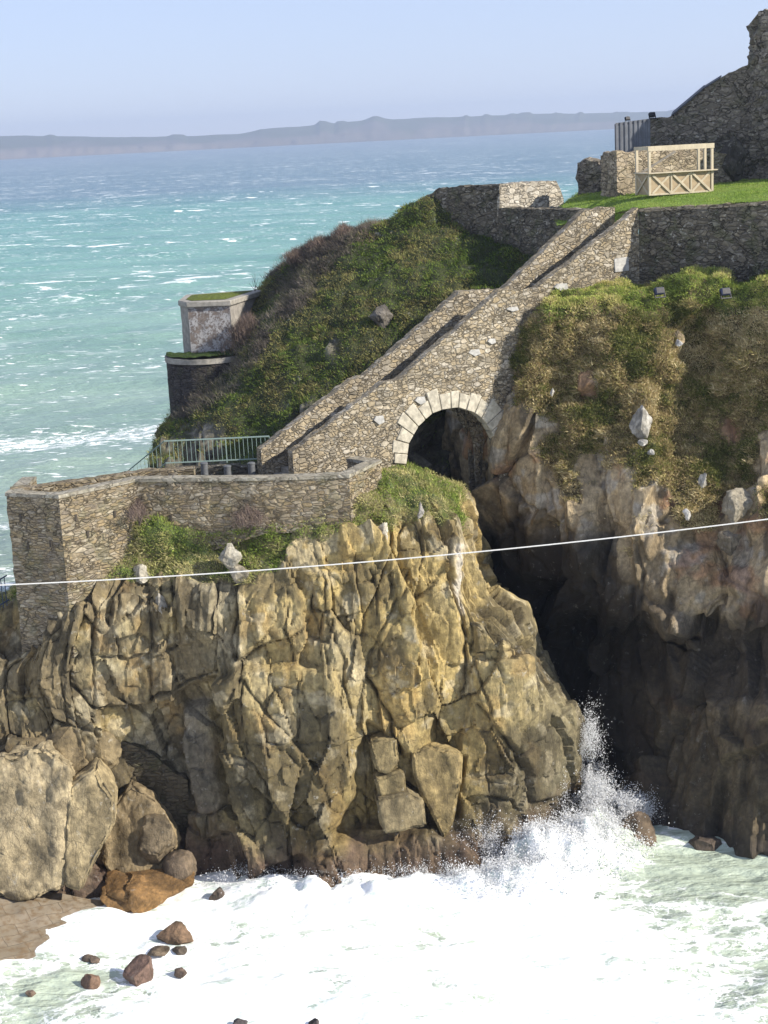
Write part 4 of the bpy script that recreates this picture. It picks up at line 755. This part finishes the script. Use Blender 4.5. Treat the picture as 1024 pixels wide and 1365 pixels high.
# pale stones on the slopes
LI = (.43, .41, .36)
for i, (lab, px, py, Y, w, h, c_) in enumerate((('tall pale lichened boulder standing in the headland slope', 858, 574, 65.5, 34, 34, (.44, .42, .37)), ('tan angular stone poking from the turf above the pale boulder', 905, 454, 67.4, 16, 17, (.42, .33, .2)), ('flat white stone under the tan angular stone', 905, 459, 67.0, 12, 6, (.7, .68, .64)), ('small white stone low in the tawny grass', 938, 646, 64.6, 14, 16, LI), ('flat white stone below the pale boulder, upper of two', 858, 592, 65.0, 14, 6, (.62, .60, .55)), ('flat white stone below the pale boulder, lower of two', 868, 605, 64.8, 12, 6, (.62, .60, .55)),
        ('large grey lichened boulder low on the headland near the right edge', 985, 688, 62.9, 40, 38, (.27, .24, .18)), ('grey boulder with a flat top above the overhang', 972, 732, 62.7, 42, 30, (.26, .22, .16)), ('white lichen spotted stone left of the grey boulder', 917, 690, 63.4, 14, 14, (.55, .53, .49)), ('small white stone at the dark edge of the headland', 737, 525, 66.9, 7, 9, LI),
        ('pale upright boulder crowning the cliff ledge', 306, 754, 59.7, 34, 32, (.44, .41, .33)), ('lower half of the split pale boulder on the cliff ledge', 318, 770, 59.5, 28, 22, (.36, .32, .24)), ('round pale boulder on the grassy ledge under the bastion', 188, 778, 60.2, 32, 24, (.38, .35, .28)), ('grey stone set in the ledge lip', 215, 812, 59.5, 17, 24, (.40, .37, .31)), ('pale stone on the brow of the cliff beneath the grass mound', 508, 728, 59.8, 23, 34, (.46, .42, .34)), ('tiny pale bird-like lump on the cliff face', 382, 838, 58.9, 9, 12, (.55, .53, .49)), ('small pale stone on the rim of the grass mound', 561, 688, 60.6, 10, 20, (.5, .46, .4)), ('dark lump of rock at the foot of the keep wall', 978, 236, 83.2, 44, 58, (.10, .09, .075)),  # the tiny pale lump on the cliff face stands in for a small bird
        ('broken grey rocks in the hillside grass', 510, 430, 76.6, 34, 26, (.16, .145, .125)))):
    boulder(lab, px, py, Y, w, h, w * Y / F_PX * .9, 70 + i, c_, mat=M_rock if c_[0] < .4 else M_boulder, rough=.09, facets=14, sink=.35)

# ------------------------------------------------------------------ shrubs on the ridge
def shrub(label, px, py, Y, w, h, n, seed):
    p = P(px, py, Y); s = Y / F_PX; e = empty('bare_shrub', tuple(p), label, 'shrub', 'leafless shrubs on the ridge'); r = np.random.default_rng(seed); m = MB()
    for _ in range(7): d = r.normal(0, 1, 3) * A([w * s * .3, .4, 0]) + A([0, 0, h * s * r.uniform(.5, .8)]); m.tube([p - A([0, 0, .3]), p + d * .5 + r.normal(0, .05, 3), p + d], [.03, .018, .008], 5)
    m.build('stem', M_twigbark, e); c0 = p + np.stack([r.normal(0, w * s * .24, n), r.normal(0, .5, n), h * s * (.15 + .7 * r.random(n) ** .8)], 1)
    c0[:, 2] -= (np.abs(c0[:, 0] - p[0]) / (w * s)) * h * s * .8; up = r.normal(0, .4, (n, 3)) + A([-.15, 0, .8]); up /= np.linalg.norm(up, axis=1, keepdims=True); sd = np.cross(up, r.normal(0, 1, (n, 3))); sd /= np.linalg.norm(sd, axis=1, keepdims=True); L = r.uniform(.2, .45, (n, 1))
    V = np.stack([c0 - sd * .009, c0 + sd * .009, c0 + up * L], 1).reshape(-1, 3); pal = A([(.16, .12, .10), (.22, .17, .13), (.12, .09, .08)]); cl = np.repeat(pal[r.integers(0, 3, n)], 3, 0)
    mk('twigs', V, np.arange(len(V)).reshape(-1, 3), M_twig, e, col=cl, smooth=False)
shrub('tallest pale brown shrub on the skyline of the ridge', 460, 330, 84, 40, 34, 2600, 1); shrub('brown shrub below the tallest one on the ridge skyline', 428, 340, 84, 36, 24, 1800, 2); shrub('low brown shrub at the lower end of the ridge skyline', 395, 352, 84.5, 40, 20, 1600, 3); shrub('grey brown shrub against the fort wing wall', 490, 330, 83, 40, 26, 1600, 4)
shrub('dry straw coloured bush hanging at the foot of the bastion wall', 335, 700, 60.6, 50, 30, 1500, 5); shrub('wiry bush at the dark corner of the bastion', 185, 690, 60.9, 26, 22, 700, 6); shrub('grey driftwood like bush under the bastion corner', 105, 778, 60.2, 36, 16, 700, 7)

shrub('dark leafless bush covering the landward side of the turret', 334, 470, 81.4, 58, 60, 3800, 8)

# ------------------------------------------------------------------ slipway
sl = A([PZ(-260, 1150, 2.0), PZ(-60, 1170, 1.15), PZ(20, 1182, .75), PZ(90, 1192, .40), PZ(150, 1203, .02), PZ(160, 1215, -.25)]); so = A([PZ(-260, 1330, .9), PZ(-60, 1320, .25), PZ(0, 1300, -.02), PZ(60, 1285, -.12), PZ(120, 1262, -.2), PZ(160, 1240, -.5)])
ks = np.linspace(0, 5, 60); ta, tb = catmull(sl, ks), catmull(so, ks); G = ta[:, None] + (tb - ta)[:, None] * np.linspace(0, 1, 50)[None, :, None]; G[..., 2] += .05 * fbm(G * 1.5, 4, 300)
def slip_mat():
    t = NT('paved slip'); p = t.pos(); mp = t.n('ShaderNodeMapping'); t.l(p, mp.inputs[0]); mp.inputs['Rotation'].default_value = (0, 0, math.radians(-32)); b = t.n('ShaderNodeTexBrick'); t.l(t.vm('ADD', mp.outputs[0], t.vm('MULTIPLY', t.noise(p, 1.2, 2)[1], (.25, .25, 0))), b.inputs[0])
    b.inputs['Scale'].default_value = 1.; b.inputs['Brick Width'].default_value = 1.3; b.inputs['Row Height'].default_value = .6; b.inputs['Mortar Size'].default_value = .010; b.inputs['Color1'].default_value = (.20, .165, .115, 1); b.inputs['Color2'].default_value = (.26, .215, .155, 1); b.inputs['Mortar'].default_value = (.085, .07, .05, 1)
    n = t.noise(p, 4, 6)[0]; c_ = t.mix(t.mr(n, .4, .7), b.outputs[0], (.17, .12, .07)); return t.done(t.pbr(c_, .45, t.bump(t.math('SUBTRACT', n, b.outputs['Fac']), .6, .05), .4))
sg_ = mk('slipway', G.reshape(-1, 3), gridF(60, 50, True), slip_mat()); tag(sg_, kind='structure')

# ------------------------------------------------------------------ sea
ang = np.concatenate([np.linspace(-180, -26, 60)[:-1], np.linspace(-26, 26, 560), np.linspace(26, 180, 60)[1:]]); ang = np.radians(ang)
rad = np.concatenate([np.linspace(1, 40, 14)[:-1], np.geomspace(40, 80, 330)[:-1], np.geomspace(80, 900, 330)[:-1], np.geomspace(900, 90000, 60)])
Rr, Th = np.meshgrid(rad, ang, indexing='ij'); X, Y = Rr * np.sin(Th), Rr * np.cos(Th); S = np.stack([X, Y, 0 * X], -1)
z = np.zeros_like(X); near = sstep(75, 62, Y); off = 1 - near; fade = np.clip(900 / np.maximum(Rr, 900), 0, 1)
for k, (lam, a_, dr) in enumerate(((46, .38, 1.9), (27, .28, 2.2), (15, .2, 1.6), (9, .13, 2.4), (5.3, .08, 1.8))):
    kx, ky = math.cos(dr), math.sin(dr); ph = (X * kx + Y * ky) / lam * 2 * math.pi + 2.5 * fbm(S / (lam * 2.2) + k, 2, 400 + k); w_ = 1 - np.abs(np.sin(ph / 2)); z += off * a_ * (w_ - .4) * 1.5 * (lam > Rr / 40)
z *= fade; z += .20 * near * fbm(S * A([.25, .4, 1]), 4, 411) + .05 * near * fbm(S * A([.8, 1.3, 1]), 3, 412)
def hump(px, py, sx, sy, h, Yp=None):
    c_ = PZ(px, py, 0); return h * np.exp(-((X - c_[0]) / sx) ** 2 - ((Y - c_[1]) / sy) ** 2)
burst = hump(735, 1160, 2.2, 1.2, 1.15) + hump(795, 1135, 1.5, 1.0, 1.3) + hump(680, 1185, 1.9, 1.2, .7)
z += burst * np.clip(1 + .5 * fbm(S * A([.9, .9, 1]), 3, 420) + .22 * fbm(S * 2.6, 3, 421) + .10 * fbm(S * 6, 2, 425), .1, 1.8) + hump(480, 1190, 4.5, 1.2, .5) * (1 + .6 * fbm(S * 1.2, 4, 422))
# foam cover: whole cove white, thinning to open green water at the lower right
foam = np.zeros_like(X)
Qs = toPX(np.stack([X, np.maximum(Y, 5), z], -1)); qx, qy = Qs[..., 0], Qs[..., 1]
cove = sstep(68, 62, Y); green = sstep(0, 1, (X - 1.5 - .5 * (57 - Y)) / 8.) * .64; foam = cove * np.clip(.93 - green + .35 * burst + .2 * fbm(S * A([.16, .3, 1]), 3, 430), 0, 1.2)
foam = foam - .62 * cove * np.exp(-((X + 12) / 3.0) ** 2 - ((Y - 51) / 3.) ** 2) - .22 * cove * np.exp(-((X - 1) / 6) ** 2 - ((Y - 49) / 3.) ** 2)
beyond = sstep(70, 62, Y) * 0 + .75 * np.exp(-((X + 23.) / 4.5) ** 2 - ((Y - 95) / 16) ** 2) + .5 * np.exp(-((Y - 158 - .25 * (X + 30)) / 7) ** 2) * sstep(-12, -22, X) + .42 * np.exp(-((Y - 120) / 4) ** 2) * sstep(-16, -24, X); foam = np.maximum(foam, beyond)
S[..., 2] = z; cA = np.stack([foam, np.clip(z * .5 + .5, 0, 1), cove], -1)
def sea_mat():
    t = NT('sea water'); p = t.pos(); c = t.attr(); sx = t.n('ShaderNodeSeparateColor'); t.l(c[0], sx.inputs[0]); fo, zz, cv = sx.outputs
    ln = t.n('ShaderNodeVectorMath', operation='LENGTH'); t.l(t.vm('MULTIPLY', p, (1, 1, 0)), ln.inputs[0]); L = t.math('LOGARITHM', ln.outputs['Value'], 10.)
    big = t.noise(t.vm('MULTIPLY', p, (.0016, .006, 0)), 1., 4)[0]; L2 = t.math('ADD', L, t.math('MULTIPLY', t.math('SUBTRACT', big, .5), .16))
    r = t.n('ShaderNodeValToRGB'); t.l(t.mr(L2, 1.7, 3.7, smooth=False), r.inputs[0]); el = r.color_ramp.elements; cs = [(0, (.25, .31, .23)), (.16, (.26, .33, .26)), (.30, (.25, .39, .30)), (.45, (.14, .36, .28)), (.575, (.085, .30, .25)), (.635, (.023, .12, .17)), (.80, (.02, .105, .15)), (1, (.016, .08, .12))]
    el[0].position, el[0].color = cs[0][0], (*cs[0][1], 1); el[1].position, el[1].color = cs[-1][0], (*cs[-1][1], 1)
    for q, v in cs[1:-1]: k = el.new(q); k.color = (*v, 1)
    pn = t.noise(t.vm('MULTIPLY', p, (.02, .05, 0)), 1., 5, .6)[0]; base = t.mix(t.mr(pn, .3, .7), t.mix(.35, r.outputs[0], (.04, .10, .10)), t.mix(.22, r.outputs[0], (.30, .34, .29)))
    base = t.mix(t.math('MULTIPLY', cv, .9), base, (.46, .53, .42))
    # whitecaps: torn streaks along the crests, two sizes
    def caps(sx_, sy_, th, w, patch):
        a_ = t.noise(t.vm('ADD', t.vm('MULTIPLY', p, (sx_, sy_, 0)), t.vm('MULTIPLY', t.noise(p, .08, 3)[1], (.6, .6, 0))), 1., 7, .62, .4)[0]; b_ = t.noise(t.vm('MULTIPLY', p, (patch, patch * 2.2, 0)), 1., 2)[0]; return t.mr(t.math('ADD', a_, t.math('MULTIPLY', t.math('SUBTRACT', b_, .5), .28)), th, th + w)
    w1 = caps(.45, .80, .615, .06, .02); w2 = caps(.10, .15, .605, .05, .009); w3 = caps(.34, .9, .625, .08, .03)
    lfar = t.mr(L, 2.25, 2.7); wc = t.math('MAXIMUM', t.math('MULTIPLY', w1, .95), t.math('MAXIMUM', t.math('MULTIPLY', w2, lfar), t.math('MULTIPLY', w3, t.math('SUBTRACT', 1., lfar)))); wc = t.math('MULTIPLY', wc, t.math('SUBTRACT', 1., cv), clamp=True)
    # foam webs in the cove
    wv = t.vm('ADD', p, t.vm('MULTIPLY', t.vm('SUBTRACT', t.noise(p, .7, 5, .65)[1], (.5, .5, .5)), (2.6, 2.0, 0))); wv = t.vm('MULTIPLY', wv, (.75, 1.5, 0))
    e1 = t.vor(wv, .8, 'DISTANCE_TO_EDGE')[0]; e2 = t.vor(wv, 2.4, 'DISTANCE_TO_EDGE')[0]; web = t.math('MAXIMUM', t.mr(e1, .16, .0), t.math('MULTIPLY', t.mr(e2, .13, 0.), .8)); fn = t.noise(t.vm('MULTIPLY', p, (.6, 1.1, 0)), 1., 7, .68)[0]
    f1 = t.mr(t.math('ADD', fo, t.math('ADD', t.math('MULTIPLY', t.math('SUBTRACT', fn, .5), 1.25), t.math('MULTIPLY', web, .34))), .56, .86)
    F_ = t.math('MAXIMUM', wc, f1, clamp=True)
    wb = t.math('ADD', t.noise(t.vm('MULTIPLY', p, (.5, 1.1, 0)), 1., 6, .6)[0], t.math('MULTIPLY', t.noise(t.vm('MULTIPLY', p, (.09, .22, 0)), 1., 5, .6)[0], 2.2)); nb = t.bump(wb, .9, .6); nf = t.bump(t.math('ADD', fn, t.math('MULTIPLY', t.noise(p, 5, 5, .7)[0], .25)), .6, .12)
    w = t.n('ShaderNodeBsdfPrincipled'); t.l(base, w.inputs['Base Color']); w.inputs['Roughness'].default_value = .28; w.inputs['Specular IOR Level'].default_value = .35; t.l(nb, w.inputs['Normal'])
    d = t.n('ShaderNodeBsdfDiffuse'); t.l(t.mix(t.mr(t.math('ADD', t.math('MULTIPLY', fn, .55), t.math('ADD', t.math('MULTIPLY', t.noise(t.vm('MULTIPLY', p, (1.6, 4.2, 1)), 1., 7, .72)[0], .45), t.math('MULTIPLY', web, .10))), .40, .60), (.58, .67, .61), (.94, .95, .94)), d.inputs[0]); t.l(nf, d.inputs['Normal']); m = t.n('ShaderNodeMixShader'); t.l(F_, m.inputs[0]); t.l(w.outputs[0], m.inputs[1]); t.l(d.outputs[0], m.inputs[2]); return t.done(m.outputs[0])
M_sea = sea_mat(); Fsea = gridF(*X.shape); o = mk('water', S.reshape(-1, 3), Fsea, M_sea, col=cA.reshape(-1, 3)); tag(o, kind='structure')

# ------------------------------------------------------------------ spray thrown up by the wave
def spray_mat():
    t = NT('spray drops'); d = t.n('ShaderNodeBsdfDiffuse'); d.inputs[0].default_value = (.93, .94, .95, 1); r = t.n('ShaderNodeBsdfTranslucent'); r.inputs[0].default_value = (.93, .94, .95, 1); m = t.n('ShaderNodeMixShader'); m.inputs[0].default_value = .5; t.l(d.outputs[0], m.inputs[1]); t.l(r.outputs[0], m.inputs[2]); return t.done(m.outputs[0])
r = np.random.default_rng(99); pts, szs = [], []
for px, py, Y_, sx, sy, sz, n, s0 in ((800, 1095, 60.4, .75, .45, .42, 34000, .0105), (740, 1118, 59.4, 1.1, .45, .38, 30000, .0105), (695, 1135, 58.4, 1.0, .4, .34, 18000, .010), (835, 1080, 60.8, .42, .35, .40, 15000, .011), (785, 1060, 61.0, .5, .35, .45, 14000, .011), (783, 1010, 62.0, .34, .35, .75, 7000, .0085), (788, 962, 62.2, .2, .3, .45, 1800, .008), (850, 1085, 60.6, .28, .3, .3, 5000, .011), (470, 1172, 57.0, 1.7, .3, .2, 6000, .009), (600, 1165, 56.8, 1.2, .3, .3, 6000, .009), (320, 1165, 58.0, .8, .3, .18, 1500, .009), (655, 1120, 58.0, .8, .4, .42, 6000, .008)):
    c_ = P(px, py, Y_); q = c_ + r.normal(0, 1, (n * 2, 3)) * A([sx, sy, sz]); f_ = fbm(q * A([1.4, 1.4, 1.1]), 4, 500) + .6 * fbm(q * A([4.5, 4.5, 3]), 3, 510); q = q[np.argsort(-f_ + r.normal(0, .25, 2 * n))[:n]]; q = q[q[:, 2] > -.1]; pts.append(q); szs.append(s0 * r.lognormal(0, .45, len(q)))
mq = np.repeat(np.stack([X, Y, z], -1)[burst > .12], 1, 0); mb = burst[burst > .12]; k_ = r.choice(len(mq), 34000, p=mb / mb.sum()); q = mq[k_] + r.normal(0, 1, (34000, 3)) * A([.12, .12, .10]) + A([0, 0, .05]) + np.abs(r.normal(0, .16, (34000, 1))) * A([0, -.2, 1.]) * np.clip(fbm(mq[k_] * 1.8, 3, 540) + .5, 0, 1.6)[:, None]
pts.append(q); szs.append(.014 * r.lognormal(0, .45, len(q)))
pts = np.vstack(pts); szs = np.concatenate(szs); tet = A([(1, 1, 1), (1, -1, -1), (-1, 1, -1), (-1, -1, 1)]) * .8; V = pts[:, None] + tet[None] * szs[:, None, None] * r.uniform(.7, 1.4, (len(pts), 4, 1)); k = np.arange(len(pts))[:, None, None] * 4
Fq = (k + A([(0, 1, 2), (0, 3, 1), (0, 2, 3), (1, 3, 2)])[None]).reshape(-1, 3); o = mk('sea_spray', V.reshape(-1, 3), Fq, spray_mat(), smooth=True); tag(o, 'white spray bursting up from the wave in the chasm mouth', kind='stuff')

# ------------------------------------------------------------------ far shore
fx = np.linspace(-500, 1500, 700); tp_ = np.interp(fx, [-500, 0, 100, 200, 320, 350, 430, 500, 600, 680, 800, 900, 1024, 1500], [190, 182, 182.5, 183.5, 180, 173.5, 167, 160.5, 157, 153.5, 152, 149, 146, 130]); bt = np.interp(fx, [-500, 0, 512, 820, 1500], [238, 213, 187.5, 172, 138])
nx = np.stack([fx * .03, 0 * fx, 0 * fx], -1); tp_ = tp_ + .7 * fbm(nx, 5, 600) + 2.2 * sstep(.35, .8, fbm(nx * 2.2, 3, 610)) * -1 - 5 * np.exp(-((fx - 432) / 9) ** 2) - 5 * np.exp(-((fx - 500) / 12) ** 2) - 2 * np.exp(-((fx - 680) / 6) ** 2)
bot = P(fx, bt, PZ(fx, bt, 0)[:, 1]); bot[:, 2] = -2; Yb = bot[:, 1]; rows = [bot]
for k, dy in ((.12, 25), (.45, 60), (.62, 120), (.8, 220), (1., 420)): q = P(fx, bt + (tp_ - bt) * k, Yb + dy); q[:, 1] += 9 * fbm(np.stack([fx * .06, 0 * fx + k, 0 * fx], -1), 4, 620); rows.append(q)
q = rows[-1].copy(); q[:, 1] += 900; q[:, 2] -= 60; rows.append(q); HV = A(rows); HV = catmull(HV, np.linspace(0, 6, 37)); HV[..., 1] += 5 * fbm(HV * A([.02, .02, .04]), 4, 630) 
tt = np.linspace(0, 1, 37)[:, None] + 0 * HV[..., 0]; c = mixc(col3((.15, .125, .10), tt.shape), col3((.085, .09, .05), tt.shape), sstep(.28, .5, tt + .25 * fbm(HV * A([.008, 0, .02]), 4, 640)))
c = mixc(c, col3((.22, .18, .145), tt.shape), sstep(.42, .2, tt) * sstep(330, 250, fx)[None]); o = mk('hills', HV.reshape(-1, 3), gridF(*tt.shape), M_soil, col=c.reshape(-1, 3)); tag(o, kind='structure')

# ------------------------------------------------------------------ air
def haze():
    m = bpy.data.materials.new('sea air'); m.use_nodes = True; t = m.node_tree; t.nodes.clear(); o = t.nodes.new('ShaderNodeOutputMaterial'); v = t.nodes.new('ShaderNodeVolumePrincipled'); v.inputs['Color'].default_value = (.66, .79, 1., 1); v.inputs['Density'].default_value = HAZE; v.inputs['Anisotropy'].default_value = .2; t.links.new(v.outputs[0], o.inputs['Volume']); return m
HAZE = 1.9e-4
m = MB().box(-9000, 9000, -300, 6700, -4, 120).build('haze', haze(), None); tag(m, kind='stuff')

# ------------------------------------------------------------------ light
SAZ, SEL = math.atan2(.93, -.36), math.radians(31)          # bearing of the sun from +Y towards +X
w = bpy.data.worlds.new('World'); bpy.context.scene.world = w; w.use_nodes = True; nt = w.node_tree; bg = nt.nodes['Background']; sk = nt.nodes.new('ShaderNodeTexSky'); sk.sky_type = 'NISHITA'; sk.sun_disc = False; sk.sun_elevation = SEL; sk.sun_rotation = SAZ; sk.air_density = 1.; sk.dust_density = .0; sk.ozone_density = 6.; tn = nt.nodes.new('ShaderNodeMix'); tn.data_type = 'RGBA'; tn.blend_type = 'MULTIPLY'; tn.inputs[0].default_value = 1; tn.inputs[7].default_value = (1.02, .95, 1.06, 1); nt.links.new(sk.outputs[0], tn.inputs[6]); vl = nt.nodes.new('ShaderNodeMix'); vl.data_type = 'RGBA'; vl.inputs[0].default_value = .68; vl.inputs[7].default_value = (3.6, 4.05, 5.35, 1); nt.links.new(tn.outputs[2], vl.inputs[6]); nt.links.new(vl.outputs[2], bg.inputs[0]); bg.inputs[1].default_value = .115
ld = bpy.data.lights.new('sun', 'SUN'); ld.energy = 5.0; ld.angle = math.radians(.53); ld.color = (1., .93, .82); lo = bpy.data.objects.new('sun', ld); C.objects.link(lo)
sd_ = Vector((math.sin(SAZ) * math.cos(SEL), math.cos(SAZ) * math.cos(SEL), math.sin(SEL))); lo.rotation_euler = sd_.to_track_quat('Z', 'Y').to_euler()
cam = bpy.data.cameras.new('camera'); co = bpy.data.objects.new('camera', cam); C.objects.link(co); bpy.context.scene.camera = co
cam.sensor_fit = 'VERTICAL'; cam.sensor_height = 36; cam.lens = F_PX / 1365 * 36; cam.clip_start = .5; cam.clip_end = 200000
from mathutils import Matrix
co.location = (0, 0, H); R = Matrix(((1, 0, 0), (0, sp, -cp), (0, cp, sp))); co.rotation_euler = (R @ Matrix.Rotation(-ROLL, 3, 'Z')).to_euler()
sc = bpy.context.scene; sc.view_settings.view_transform = 'Standard'; sc.view_settings.look = 'None'; sc.view_settings.exposure = .62; sc.view_settings.gamma = 1; sc.cycles.volume_bounces = 0; sc.cycles.max_bounces = 8; sc.cycles.diffuse_bounces = 6; sc.cycles.volume_step_rate = 1
